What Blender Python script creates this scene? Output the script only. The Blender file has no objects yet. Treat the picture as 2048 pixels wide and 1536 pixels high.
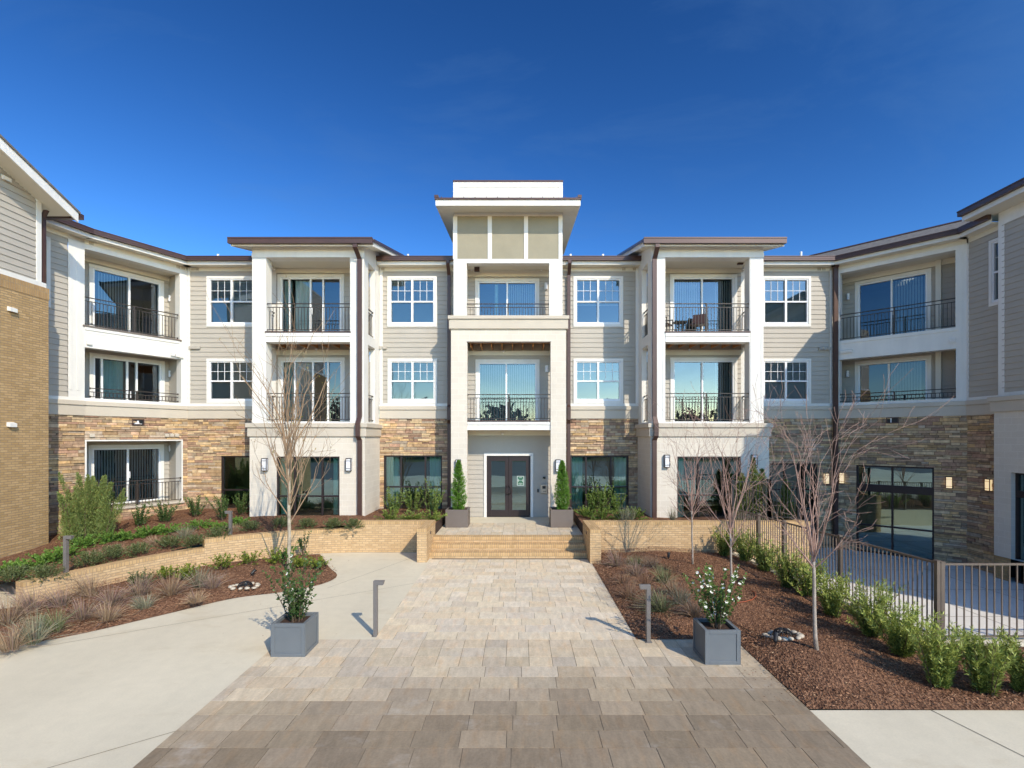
import bpy, math, random
import numpy as np
from mathutils import Vector

R = math.radians
random.seed(11)
rng = np.random.default_rng(5)
sc = bpy.context.scene
col = sc.collection

# ------------------------------------------------------------------ camera
F, VX, VY, HC = 1010.0, 1037.0, 875.0, 3.7       # photo focal length in px, vanishing point, eye height
cd = bpy.data.cameras.new("camera")
cam = bpy.data.objects.new("camera", cd)
col.objects.link(cam)
cam.location = (0, 0, HC)
cam.rotation_euler = (R(90), 0, 0)
cd.sensor_width = 36.0
cd.lens = 36.0 * F / 2048
cd.shift_x = -(VX - 1024) / 2048
cd.shift_y = (VY - 768) / 2048
cd.clip_start, cd.clip_end = 0.1, 2000
sc.camera = cam

# ------------------------------------------------------------------ sky and sun
SUN = Vector((0.456, -0.675, 0.580)).normalized()
EL = math.asin(SUN.z)
AZ = math.atan2(SUN.x, SUN.y)
w = bpy.data.worlds.new("World")
sc.world = w
w.use_nodes = True
wn = w.node_tree
wn.nodes.clear()
sky = wn.nodes.new("ShaderNodeTexSky")
sky.sky_type = 'NISHITA'
sky.sun_disc = False
sky.sun_elevation = EL
sky.sun_rotation = AZ
sky.altitude = 0
sky.air_density, sky.dust_density, sky.ozone_density = 1.0, 0.15, 3.0
gam = wn.nodes.new("ShaderNodeGamma")
gam.inputs['Gamma'].default_value = 1.7
hs = wn.nodes.new("ShaderNodeHueSaturation")
hs.inputs['Saturation'].default_value = 1.08
bg = wn.nodes.new("ShaderNodeBackground")
bg.inputs['Strength'].default_value = 0.060
out = wn.nodes.new("ShaderNodeOutputWorld")
wn.links.new(sky.outputs[0], gam.inputs[0])
wn.links.new(gam.outputs[0], hs.inputs['Color'])
# sky multiplied brighter and warmer toward the sun, added to fill the shade
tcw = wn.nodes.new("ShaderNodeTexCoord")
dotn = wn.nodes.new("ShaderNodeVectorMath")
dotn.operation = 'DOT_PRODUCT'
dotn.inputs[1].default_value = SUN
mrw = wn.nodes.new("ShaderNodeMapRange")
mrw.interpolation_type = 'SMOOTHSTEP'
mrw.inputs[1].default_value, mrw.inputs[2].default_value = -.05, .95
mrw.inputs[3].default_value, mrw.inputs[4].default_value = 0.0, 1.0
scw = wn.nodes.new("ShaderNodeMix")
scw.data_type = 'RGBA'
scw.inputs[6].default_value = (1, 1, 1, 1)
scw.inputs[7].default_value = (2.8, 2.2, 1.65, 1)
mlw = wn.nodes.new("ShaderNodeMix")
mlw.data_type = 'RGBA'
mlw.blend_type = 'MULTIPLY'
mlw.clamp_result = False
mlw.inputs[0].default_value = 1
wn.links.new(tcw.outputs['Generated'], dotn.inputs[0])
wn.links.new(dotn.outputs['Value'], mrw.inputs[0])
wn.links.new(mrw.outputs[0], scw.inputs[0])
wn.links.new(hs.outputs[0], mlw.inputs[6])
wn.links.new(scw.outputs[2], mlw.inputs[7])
cmap = wn.nodes.new("ShaderNodeMapping")
cmap.inputs['Scale'].default_value = (1.2, 3.0, 5.0)
cmap.inputs['Rotation'].default_value = (.35, .5, .4)
cno = wn.nodes.new("ShaderNodeTexNoise")
cno.inputs['Scale'].default_value = 1.6
cno.inputs['Detail'].default_value = 8
cno.inputs['Roughness'].default_value = .62
cno.inputs['Distortion'].default_value = .6
cmr = wn.nodes.new("ShaderNodeMapRange")
cmr.inputs[1].default_value, cmr.inputs[2].default_value = .50, .78
cmr.inputs[3].default_value, cmr.inputs[4].default_value = 0, .22
cmx = wn.nodes.new("ShaderNodeMix")
cmx.data_type = 'RGBA'
cmx.inputs[7].default_value = (1.9, 4.0, 8.0, 1)
wn.links.new(tcw.outputs['Generated'], cmap.inputs[0])
wn.links.new(cmap.outputs[0], cno.inputs['Vector'])
wn.links.new(cno.outputs['Fac'], cmr.inputs[0])
wn.links.new(cmr.outputs[0], cmx.inputs[0])
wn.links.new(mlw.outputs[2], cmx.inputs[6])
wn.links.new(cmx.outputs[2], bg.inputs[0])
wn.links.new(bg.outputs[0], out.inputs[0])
sd = bpy.data.lights.new("sun", 'SUN')
sd.energy = 4.4
sd.angle = R(0.5)
sd.color = (1.0, 0.89, 0.71)
so = bpy.data.objects.new("sun", sd)
so.rotation_euler = SUN.to_track_quat('Z', 'Y').to_euler()
col.objects.link(so)
sc.view_settings.view_transform = 'Standard'
sc.view_settings.look = 'None'
sc.view_settings.gamma = 1
sc.view_settings.exposure = 0.08
sc.cycles.max_bounces = 7
sc.cycles.diffuse_bounces = 4
sc.cycles.glossy_bounces = 3
sc.cycles.transparent_max_bounces = 10
sc.cycles.use_denoising = True
sc.cycles.caustics_reflective = False
sc.cycles.caustics_refractive = False


# ------------------------------------------------------------------ materials
def new_mat(name):
    m = bpy.data.materials.new(name)
    m.use_nodes = True
    return m, m.node_tree, m.node_tree.nodes['Principled BSDF']


def nd(t, kind, **kw):
    n = t.nodes.new(kind)
    for k, v in kw.items():
        if k in n.inputs:
            n.inputs[k].default_value = v
        else:
            setattr(n, k, v)
    return n


def mix(t, mode, fac, a, b):
    n = t.nodes.new("ShaderNodeMix")
    n.data_type = 'RGBA'
    n.blend_type = mode
    for idx, v in ((0, fac), (6, a), (7, b)):
        if hasattr(v, 'is_linked') or isinstance(v, bpy.types.NodeSocket):
            t.links.new(v, n.inputs[idx])
        else:
            n.inputs[idx].default_value = v if idx == 0 else (*v, 1)
    return n.outputs[2]


def coords(t, uv=False, scale=(1, 1, 1), rot=0):
    tc = t.nodes.new("ShaderNodeTexCoord")
    mp = t.nodes.new("ShaderNodeMapping")
    mp.inputs['Scale'].default_value = scale
    mp.inputs['Rotation'].default_value = (0, 0, rot)
    t.links.new(tc.outputs['UV' if uv else 'Object'], mp.inputs[0])
    return mp.outputs[0]


def noise_gray(t, vec, scale, lo, hi, detail=5, rough=.6):
    n = nd(t, "ShaderNodeTexNoise", Scale=scale, Detail=detail, Roughness=rough)
    t.links.new(vec, n.inputs['Vector'])
    r = t.nodes.new("ShaderNodeMapRange")
    r.inputs[1].default_value, r.inputs[2].default_value = .3, .7
    r.inputs[3].default_value, r.inputs[4].default_value = lo, hi
    t.links.new(n.outputs['Fac'], r.inputs[0])
    c = t.nodes.new("ShaderNodeCombineColor")
    for i in range(3):
        t.links.new(r.outputs[0], c.inputs[i])
    return c.outputs[0], n.outputs['Fac']


def bump(t, b, height, strength, dist=.01):
    n = nd(t, "ShaderNodeBump", Strength=strength, Distance=dist)
    t.links.new(height, n.inputs['Height'])
    t.links.new(n.outputs[0], b.inputs['Normal'])


def plain(name, c, rough=.6, metal=0, var=(3, .1), fine=(60, .15), spec=.4, streak=False):
    """painted or cast surface: broad tone drift, fine grain, slight bump"""
    m, t, b = new_mat(name)
    v = coords(t, scale=(1, 1, .25) if streak else (1, 1, 1))
    g, _ = noise_gray(t, v, var[0], 1 - var[1], 1 + var[1] * .6)
    g2, h = noise_gray(t, coords(t), fine[0], 1 - fine[1] * .3, 1 + fine[1] * .3)
    o = mix(t, 'MULTIPLY', 1.0, c, g)
    o = mix(t, 'MULTIPLY', 1.0, o, g2)
    t.links.new(o, b.inputs['Base Color'])
    b.inputs['Roughness'].default_value = rough
    b.inputs['Metallic'].default_value = metal
    b.inputs['Specular IOR Level'].default_value = spec
    bump(t, b, h, fine[1], .004)
    return m


def brick_mat(name, c1, c2, mortar, bw, bh, ms, var=.25, bstr=.5, rough=.85, off=.5):
    m, t, b = new_mat(name)
    uv = coords(t, uv=True)
    br = nd(t, "ShaderNodeTexBrick", Scale=1.0)
    br.inputs['Color1'].default_value = (*c1, 1)
    br.inputs['Color2'].default_value = (*c2, 1)
    br.inputs['Mortar'].default_value = (*mortar, 1)
    br.inputs['Mortar Size'].default_value = ms
    br.inputs['Mortar Smooth'].default_value = .2
    br.inputs['Bias'].default_value = 0
    br.inputs['Brick Width'].default_value = bw
    br.inputs['Row Height'].default_value = bh
    br.offset = off
    t.links.new(uv, br.inputs['Vector'])
    g, _ = noise_gray(t, uv, 1.3, 1 - var * .5, 1 + var * .4)
    g2, h = noise_gray(t, uv, 22, 1 - var * .4, 1 + var * .3)
    o = mix(t, 'MULTIPLY', 1.0, br.outputs['Color'], g)
    o = mix(t, 'MULTIPLY', 1.0, o, g2)
    t.links.new(o, b.inputs['Base Color'])
    b.inputs['Roughness'].default_value = rough
    b.inputs['Specular IOR Level'].default_value = .2
    inv = nd(t, "ShaderNodeMath", operation='SUBTRACT')
    inv.inputs[0].default_value = 1
    t.links.new(br.outputs['Fac'], inv.inputs[1])
    ad = nd(t, "ShaderNodeMath", operation='MULTIPLY_ADD')
    t.links.new(h, ad.inputs[0])
    ad.inputs[1].default_value = .35
    t.links.new(inv.outputs[0], ad.inputs[2])
    bump(t, b, ad.outputs[0], bstr, .008)
    return m


def attr_mat(name, rough=.8, grain=(25, .25), streak=None, transl=0, spec=.3, bstr=.2):
    """per-piece colour kept on the mesh (stones, pavers, leaves, chips)"""
    m, t, b = new_mat(name)
    a = nd(t, "ShaderNodeAttribute", attribute_name="Col")
    o = a.outputs['Color']
    if grain:
        v = coords(t, scale=streak or (1, 1, 1))
        g, h = noise_gray(t, v, grain[0], 1 - grain[1], 1 + grain[1] * .7)
        o = mix(t, 'MULTIPLY', 1.0, o, g)
        bump(t, b, h, bstr, .01)
    t.links.new(o, b.inputs['Base Color'])
    b.inputs['Roughness'].default_value = rough
    b.inputs['Specular IOR Level'].default_value = spec
    if transl:
        tr = t.nodes.new("ShaderNodeBsdfTranslucent")
        t.links.new(o, tr.inputs['Color'])
        mx = t.nodes.new("ShaderNodeMixShader")
        mx.inputs[0].default_value = transl
        t.links.new(b.outputs[0], mx.inputs[1])
        t.links.new(tr.outputs[0], mx.inputs[2])
        t.links.new(mx.outputs[0], t.nodes['Material Output'].inputs[0])
    return m


def glass_mat(name, refl=.3, tint=(.56, .66, .68), gloss=(.80, .90, 1)):
    m, t, b = new_mat(name)
    t.nodes.remove(b)
    tr = t.nodes.new("ShaderNodeBsdfTransparent")
    tr.inputs[0].default_value = (*tint, 1)
    gl = t.nodes.new("ShaderNodeBsdfGlossy")
    gl.inputs['Roughness'].default_value = .0
    gl.inputs['Color'].default_value = (*gloss, 1)
    g, h = noise_gray(t, coords(t), .9, 0, 1, 1)
    bp = nd(t, "ShaderNodeBump", Strength=.06, Distance=.05)
    t.links.new(h, bp.inputs['Height'])
    t.links.new(bp.outputs[0], gl.inputs['Normal'])
    lw = nd(t, "ShaderNodeFresnel", IOR=1.5)
    ad = nd(t, "ShaderNodeMath", operation='ADD', use_clamp=True)
    t.links.new(lw.outputs[0], ad.inputs[0])
    ad.inputs[1].default_value = refl
    mx = t.nodes.new("ShaderNodeMixShader")
    t.links.new(ad.outputs[0], mx.inputs[0])
    t.links.new(tr.outputs[0], mx.inputs[1])
    t.links.new(gl.outputs[0], mx.inputs[2])
    t.links.new(mx.outputs[0], t.nodes['Material Output'].inputs[0])
    return m


M = {}
M['siding'] = plain('grey_siding', (.425, .385, .328), .6, var=(1.2, .06), fine=(90, .2))
M['siding_dark'] = plain('olive_panel_paint', (.29, .26, .185), .65, var=(1.5, .08))  # own olive tan paint of the tower panels
M['white'] = plain('white_trim_paint', (.735, .71, .66), .5, var=(3.2, .07), fine=(80, .08), streak=True)
M['cream'] = plain('cream_soffit_paint', (.70, .655, .555), .6, var=(.8, .04), fine=(80, .06))
M['band'] = plain('beige_cast_band', (.54, .475, .385), .8, var=(1.1, .08), fine=(70, .2))
M['brown'] = plain('brown_metal', (.085, .045, .036), .38, .2, var=(2, .12), fine=(50, .03), spec=.5)
M['bronze'] = plain('dark_bronze_frame', (.035, .024, .024), .4, .2, var=(2, .1), fine=(50, .03))
M['rail'] = plain('railing_metal', (.055, .043, .036), .42, .2, var=(5, .1), fine=(50, .03))
M['fence'] = plain('fence_metal', (.155, .12, .095), .45, .2, var=(3, .15), fine=(50, .04))
M['black'] = plain('black_plastic', (.015, .015, .016), .45, var=(5, .1))
M['vinyl'] = plain('white_vinyl', (.8, .8, .8), .35, var=(1, .03), fine=(50, .02))
M['petal'] = plain('cream_petal', (.80, .76, .68), .6)
M['blind'] = plain('white_blind', (.52, .52, .50), .6, var=(2, .05))
M['curtain'] = plain('sea_green_curtain', (.58, .72, .65), .9, var=(2, .08))
M['room'] = plain('dim_interior', (.12, .115, .105), .9, var=(1, .1))
M['wood'] = plain('joist_wood', (.42, .19, .065), .75, var=(4, .25))
M['shingle'] = plain('roof_shingles', (.16, .145, .13), .95, var=(6, .35), fine=(40, .6))
M['concrete'] = None
M['planter'] = plain('grey_planter_paint', (.135, .150, .162), .42, var=(2, .08), fine=(60, .05))
M['planter2'] = plain('taupe_planter', (.155, .125, .105), .6, var=(2, .08), fine=(60, .08))
M['grey'] = plain('grey_post_paint', (.17, .155, .145), .45, .1, var=(3, .08), fine=(60, .05))
M['soil'] = plain('potting_soil', (.05, .026, .016), .95, var=(14, .4), fine=(60, .8))
M['bark_l'] = plain('pale_bark', (.39, .33, .245), .9, var=(9, .35), fine=(70, .6))
M['bark_r'] = plain('grey_bark', (.36, .30, .245), .9, var=(9, .35), fine=(70, .6))
M['twig_l'] = plain('tan_twig', (.31, .21, .13), .85, var=(4, .3))
M['twig_r'] = plain('reddish_twig', (.37, .235, .185), .85, var=(4, .3))
M['stem'] = plain('shrub_stem', (.12, .08, .05), .9, var=(9, .3))
M['patio'] = plain('patio_concrete', (.72, .69, .64), .85, var=(.7, .1), fine=(40, .25))
M['grass'] = plain('lawn', (.07, .1, .03), .95, var=(.3, .3), fine=(8, .8))
M['asphalt'] = plain('asphalt', (.13, .13, .13), .9, var=(.3, .2), fine=(30, .5))
M['hose'] = plain('red_hose', (.35, .09, .04), .5)
M['stone_pale'] = plain('river_stone', (.46, .40, .31), .8, var=(8, .3), fine=(50, .3))
M['brick'] = brick_mat('tan_brick', (.50, .335, .165), (.38, .245, .11), (.27, .20, .13), .205, .0685, .008, var=.14, bstr=.8)
M['brick_wall'] = brick_mat('tan_garden_brick', (.63, .44, .245), (.50, .335, .175), (.40, .285, .175), .205, .0685, .008, var=.14, bstr=.8)
M['soldier'] = brick_mat('tan_soldier_course', (.44, .28, .13), (.36, .22, .10), (.30, .235, .16), .0685, .35, .006, off=0)
M['rowlock'] = brick_mat('tan_rowlock_course', (.60, .40, .20), (.46, .30, .14), (.36, .25, .15), .0685, .4, .008, off=0, var=.14)
M['block'] = brick_mat('cream_block', (.66, .595, .50), (.63, .565, .475), (.70, .645, .56), .41, .205, .008, var=.10, bstr=.25)
M['stone'] = attr_mat('ledge_stone', .9, (9, .32), bstr=.6)


def paver_mat():
    m, t, b = new_mat('stone_paver')
    a = nd(t, "ShaderNodeAttribute", attribute_name="Col")
    g, h = noise_gray(t, coords(t, scale=(3.2, .9, 1)), 3.2, .80, 1.12, 6, .7)
    o = mix(t, 'MULTIPLY', 1.0, a.outputs['Color'], g)
    g2, h2 = noise_gray(t, coords(t), 30, .9, 1.07, 4)
    o = mix(t, 'MULTIPLY', 1.0, o, g2)
    n = nd(t, "ShaderNodeTexNoise", Scale=2.6, Detail=4.0)
    t.links.new(coords(t, scale=(2.6, .8, 1)), n.inputs['Vector'])
    r = t.nodes.new("ShaderNodeMapRange")
    r.inputs[1].default_value, r.inputs[2].default_value = .52, .7
    r.inputs[3].default_value, r.inputs[4].default_value = 0, .4
    t.links.new(n.outputs['Fac'], r.inputs[0])
    o2 = mix(t, 'MULTIPLY', 1.0, o, (1.12, .93, .74))
    o = mix(t, 'MIX', r.outputs[0], o, o2)
    w_ = nd(t, "ShaderNodeTexNoise", Scale=1.1, Detail=5.0, Roughness=.7)
    t.links.new(coords(t, scale=(1, 1.3, 1)), w_.inputs['Vector'])
    r2 = t.nodes.new("ShaderNodeMapRange")
    r2.inputs[1].default_value, r2.inputs[2].default_value = .58, .75
    r2.inputs[3].default_value, r2.inputs[4].default_value = 0, .35
    t.links.new(w_.outputs['Fac'], r2.inputs[0])
    o = mix(t, 'MIX', r2.outputs[0], o, (.60, .56, .50))
    t.links.new(o, b.inputs['Base Color'])
    b.inputs['Roughness'].default_value = .78
    b.inputs['Specular IOR Level'].default_value = .3
    bump(t, b, h2, .3, .006)
    return m


M['paver'] = paver_mat()
M['joint'] = plain('paver_joint_sand', (.20, .165, .12), .95, var=(3, .2))
M['leaf'] = attr_mat('leaf', .5, None, transl=.28, spec=.35)
M['dry'] = attr_mat('dry_grass_blade', .8, None, transl=.2, spec=.2)
M['chip'] = attr_mat('mulch_chip', .95, None, spec=.1)
M['glass'] = glass_mat('window_glass', .10)
M['glass_dark'] = glass_mat('lobby_glass', .26, (.52, .76, .69), (.66, .92, .94))


def concrete_mat():
    m, t, b = new_mat('sidewalk_concrete')
    v = coords(t)
    g, _ = noise_gray(t, coords(t, scale=(1, .35, 1)), .55, .9, 1.06)
    g2, h = noise_gray(t, v, 45, .95, 1.04)
    g3, _ = noise_gray(t, v, 5, .96, 1.03, 8)
    o = mix(t, 'MULTIPLY', 1.0, (.64, .57, .425), g)
    o = mix(t, 'MULTIPLY', 1.0, o, g2)
    o = mix(t, 'MULTIPLY', 1.0, o, g3)
    st = nd(t, "ShaderNodeTexNoise", Scale=.8, Detail=6.0, Roughness=.7)
    t.links.new(coords(t, scale=(.7, 1.6, 1)), st.inputs['Vector'])
    rp = t.nodes.new("ShaderNodeMapRange")
    rp.inputs[1].default_value, rp.inputs[2].default_value = .56, .72
    rp.inputs[3].default_value, rp.inputs[4].default_value = 0, .55
    t.links.new(st.outputs['Fac'], rp.inputs[0])
    o = mix(t, 'MIX', rp.outputs[0], o, (.50, .41, .27))
    t.links.new(o, b.inputs['Base Color'])
    b.inputs['Roughness'].default_value = .85
    bump(t, b, h, .15, .004)
    return m


def mulch_mat():
    m, t, b = new_mat('bark_mulch')
    v = coords(t)
    vo = nd(t, "ShaderNodeTexVoronoi", Scale=38.0)
    t.links.new(coords(t, scale=(1, .55, 1), rot=.7), vo.inputs['Vector'])
    cr = t.nodes.new("ShaderNodeValToRGB")
    cr.color_ramp.elements[0].color = (.075, .036, .023, 1)
    cr.color_ramp.elements[1].color = (.33, .175, .10, 1)
    t.links.new(vo.outputs['Color'], cr.inputs[0])
    g, h = noise_gray(t, v, 3, .75, 1.15)
    o = mix(t, 'MULTIPLY', 1.0, cr.outputs[0], g)
    t.links.new(o, b.inputs['Base Color'])
    b.inputs['Roughness'].default_value = .95
    b.inputs['Specular IOR Level'].default_value = .1
    bump(t, b, vo.outputs['Distance'], .9, .03)
    return m


def lamp_mat(name, c, e, s):
    m, t, b = new_mat(name)
    b.inputs['Base Color'].default_value = (*c, 1)
    b.inputs['Roughness'].default_value = .5
    if s:
        b.inputs['Emission Color'].default_value = (*e, 1)
        b.inputs['Emission Strength'].default_value = s
    return m


M['concrete'] = concrete_mat()
M['mulch'] = mulch_mat()
M['diffuser'] = lamp_mat('frosted_diffuser', (.78, .78, .8), (1, 1, 1), 0)
M['warm'] = lamp_mat('lit_warm_diffuser', (.8, .7, .5), (1, .72, .38), .75)
M['green'] = lamp_mat('sign_green', (.03, .12, .07), (0, 0, 0), 0)
M['paper'] = lamp_mat('sign_white', (.5, .56, .52), (0, 0, 0), 0)
M['nickel'] = plain('brushed_nickel', (.45, .40, .34), .35, .6, var=(4, .1))


# ------------------------------------------------------------------ mesh helpers
class MB:
    def __init__(s):
        s.v, s.f, s.c = [], [], []

    def face(s, pts, c=None):
        i = len(s.v)
        s.v.extend([tuple(p) for p in pts])
        s.f.append(tuple(range(i, i + len(pts))))
        s.c.append(c)

    def hexa(s, b, t, c=None):
        """bottom loop b and top loop t, four points each, counter-clockwise from above"""
        i = len(s.v)
        s.v.extend([tuple(p) for p in b] + [tuple(p) for p in t])
        for q in ((3, 2, 1, 0), (4, 5, 6, 7), (0, 1, 5, 4), (1, 2, 6, 5), (2, 3, 7, 6), (3, 0, 4, 7)):
            s.f.append(tuple(i + k for k in q))
            s.c.append(c)

    def box(s, x0, x1, y0, y1, z0, z1, c=None):
        s.hexa([(x0, y0, z0), (x1, y0, z0), (x1, y1, z0), (x0, y1, z0)],
               [(x0, y0, z1), (x1, y0, z1), (x1, y1, z1), (x0, y1, z1)], c)

    def pbox(s, pl, u0, u1, z0, z1, d0, d1, c=None):
        """box in wall coordinates: along the wall, height, distance out of the wall"""
        P = pl.P
        s.hexa([P(u0, z0, d1), P(u1, z0, d1), P(u1, z0, d0), P(u0, z0, d0)],
               [P(u0, z1, d1), P(u1, z1, d1), P(u1, z1, d0), P(u0, z1, d0)], c)

    def tube(s, pts, rad, n=6, cap=True):
        pts = [Vector(p) for p in pts]
        if not isinstance(rad, (list, tuple)):
            rad = [rad] * len(pts)
        i0 = len(s.v)
        up = Vector((0.13, 0.31, 1)).normalized()
        for k, p in enumerate(pts):
            d = (pts[min(k + 1, len(pts) - 1)] - pts[max(k - 1, 0)])
            d = d.normalized() if d.length > 1e-9 else Vector((0, 0, 1))
            a = d.cross(up)
            if a.length < .1:
                a = d.cross(Vector((1, 0, 0)))
            a.normalize()
            b = d.cross(a)
            for j in range(n):
                t = 2 * math.pi * j / n
                s.v.append(tuple(p + (a * math.cos(t) + b * math.sin(t)) * rad[k]))
        for k in range(len(pts) - 1):
            for j in range(n):
                a, b = i0 + k * n + j, i0 + k * n + (j + 1) % n
                s.f.append((a, a + n, b + n, b))
                s.c.append(None)
        if cap:
            e = i0 + (len(pts) - 1) * n
            s.f.append(tuple(i0 + j for j in range(n)))
            s.f.append(tuple(e + n - 1 - j for j in range(n)))
            s.c += [None, None]

    def build(s, name, mat, parent=None, smooth=False, uv=True, label=None, bevel=0):
        me = bpy.data.meshes.new(name)
        me.from_pydata(s.v, [], s.f)
        if uv and s.f:
            lay = me.uv_layers.new(name="UVMap")
            data = np.zeros(len(me.loops) * 2, dtype=np.float32)
            k = 0
            for f in s.f:
                p = [Vector(s.v[i]) for i in f]
                n = (p[1] - p[0]).cross(p[2] - p[0])
                if n.length > 1e-12:
                    n.normalize()
                if abs(n.z) > .75:
                    for q in p:
                        data[k], data[k + 1] = q.x, q.y
                        k += 2
                else:
                    t = Vector((0, 0, 1)).cross(n).normalized()
                    for q in p:
                        data[k], data[k + 1] = q.dot(t), q.z
                        k += 2
            lay.data.foreach_set("uv", data)
        if any(c is not None for c in s.c):
            at = me.color_attributes.new("Col", 'FLOAT_COLOR', 'CORNER')
            cc = []
            for f, c in zip(s.f, s.c):
                cc.extend([*(c or (.3, .3, .3)), 1.0] * len(f))
            at.data.foreach_set("color", np.array(cc, dtype=np.float32))
        if smooth:
            me.polygons.foreach_set("use_smooth", [True] * len(me.polygons))
        me.materials.append(M[mat])
        o = bpy.data.objects.new(name, me)
        col.objects.link(o)
        if parent:
            o.parent = parent
        if label:
            o['label'] = label
        if bevel:
            bv = o.modifiers.new("bevel", 'BEVEL')
            bv.width = bevel
            bv.segments = 2
        return o


def thing(name, label, cat, loc=(0, 0, 0), group=None):
    o = bpy.data.objects.new(name, None)
    o.empty_display_size = .2
    o.location = loc
    col.objects.link(o)
    o['label'], o['category'] = label, cat
    if group:
        o['group'] = group
    return o


def tag(o, label, cat, group=None):
    o['label'], o['category'] = label, cat
    if group:
        o['group'] = group
    return o


def kind(o, k='structure'):
    o['kind'] = k
    return o


class Pl:
    """a vertical wall plane; u runs left to right as seen from the court, d is distance out of the wall"""

    def __init__(s, ox, oy, dx, dy):
        l = math.hypot(dx, dy)
        s.ox, s.oy, s.dx, s.dy = ox, oy, dx / l, dy / l
        s.nx, s.ny = s.dy, -s.dx

    def P(s, u, z, d=0):
        return Vector((s.ox + u * s.dx + d * s.nx, s.oy + u * s.dy + d * s.ny, z))

    def off(s, d):
        q = Pl(s.ox + d * s.nx, s.oy + d * s.ny, s.dx, s.dy)
        return q

    def u(s, px):
        k = (px - VX) / F
        return (k * s.oy - s.ox) / (s.dx - k * s.dy)

    def z(s, px, py):
        return HC - (py - VY) / F * (s.oy + s.u(px) * s.dy)


def cut(a, b, ivs):
    """[a,b] minus the intervals"""
    res = [(a, b)]
    for p, q in ivs:
        nr = []
        for x, y in res:
            if q <= x or p >= y:
                nr.append((x, y))
                continue
            if p > x:
                nr.append((x, p))
            if q < y:
                nr.append((q, y))
        res = nr
    return [r for r in res if r[1] - r[0] > 1e-4]


def flat(mb, pl, u0, u1, z0, z1, holes=(), d=0, rev=.15):
    zs = sorted({z0, z1, *[min(max(h[k], z0), z1) for h in holes for k in (2, 3)]})
    for a, b in zip(zs, zs[1:]):
        m = (a + b) / 2
        for x, y in cut(u0, u1, [(h[0], h[1]) for h in holes if h[2] < m < h[3]]):
            mb.face([pl.P(x, a, d), pl.P(y, a, d), pl.P(y, b, d), pl.P(x, b, d)])
    if rev:
        for h0, h1, a, b in holes:
            P = pl.P
            e = d - rev
            mb.face([P(h0, a, d), P(h0, b, d), P(h0, b, e), P(h0, a, e)])
            mb.face([P(h1, a, e), P(h1, b, e), P(h1, b, d), P(h1, a, d)])
            mb.face([P(h0, b, d), P(h1, b, d), P(h1, b, e), P(h0, b, e)])
            mb.face([P(h0, a, e), P(h1, a, e), P(h1, a, d), P(h0, a, d)])


def lap(mb, pl, u0, u1, z0, z1, holes=(), exp=.188, d=0, zref=5.05):
    """clapboards, each board thicker at its foot"""
    k0, k1 = math.floor((z0 - zref) / exp), math.ceil((z1 - zref) / exp)
    for k in range(k0, k1 + 1):
        a, b = max(z0, zref + k * exp), min(z1, zref + (k + 1) * exp)
        if b - a < 1e-4:
            continue
        zs = sorted({a, b, *[h[q] for h in holes for q in (2, 3) if a < h[q] < b]})
        for p, q in zip(zs, zs[1:]):
            m = (p + q) / 2
            dp = d + .023 * (1 - (p - zref - k * exp) / exp)
            dq = d + .023 * (1 - (q - zref - k * exp) / exp)
            for x, y in cut(u0, u1, [(h[0], h[1]) for h in holes if h[2] < m < h[3]]):
                mb.face([pl.P(x, p, dp), pl.P(y, p, dp), pl.P(y, q, dq), pl.P(x, q, dq)])
                if p == a:
                    mb.face([pl.P(x, p, d - .002), pl.P(y, p, d - .002), pl.P(y, p, dp), pl.P(x, p, dp)])


STONES = [(.43, .30, .17), (.38, .26, .15), (.48, .36, .22), (.36, .25, .17), (.41, .27, .18), (.33, .25, .17),
          (.46, .31, .16), (.28, .20, .14), (.39, .31, .22), (.50, .38, .24), (.32, .20, .14), (.37, .30, .23)]


def stones(mb, pl, u0, u1, z0, z1, holes=(), d=.02):
    flat(mb, pl, u0, u1, z0, z1, holes, d - .03, 0)
    for i in range(len(mb.c)):
        if mb.c[i] is None:
            mb.c[i] = (.10, .065, .045)
    z = z0
    rows = []
    hz = sorted({h[k] for h in holes for k in (2, 3) if z0 < h[k] < z1} | {z1})
    while z < z1 - 1e-3:
        h = random.choice((.065, .075, .085, .1, .115, .13))
        nz = min(z + h, z1)
        for q in hz:
            if z < q - 1e-4 < nz + .035:
                nz = q
                break
        rows.append((z, nz))
        z = nz
    g = .0055
    for a, b in rows:
        m = (a + b) / 2
        for x, y in cut(u0, u1, [(h[0], h[1]) for h in holes if h[2] < m < h[3]]):
            u = x
            while u < y - 1e-3:
                l = random.uniform(.16, .62)
                v = u + l
                if y - v < .14:
                    v = y
                sub = [(a, b)]
                if b - a > .105 and random.random() < .35:
                    mm = a + (b - a) * random.uniform(.4, .6)
                    sub = [(a, mm), (mm, b)]
                for p, q in sub:
                    c = random.choice(STONES)
                    f = random.uniform(.85, 1.55)
                    c = (c[0] * f * 1.0, c[1] * f * .955, c[2] * f * .90)
                    dd = d + random.uniform(-.014, .03)
                    t = random.uniform(-.006, .006)
                    P = pl.P
                    A = [P(u + g, p + g, dd + t), P(v - g, p + g, dd - t), P(v - g, q - g, dd - t * .5 - .004), P(u + g, q - g, dd + t * .5 - .004)]
                    B = [P(u + g, p + g, d - .03), P(v - g, p + g, d - .03), P(v - g, q - g, d - .03), P(u + g, q - g, d - .03)]
                    mb.face(A, c)
                    for j in range(4):
                        jj = (j + 1) % 4
                        mb.face([B[j], B[jj], A[jj], A[j]], c)
                u = v


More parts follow.
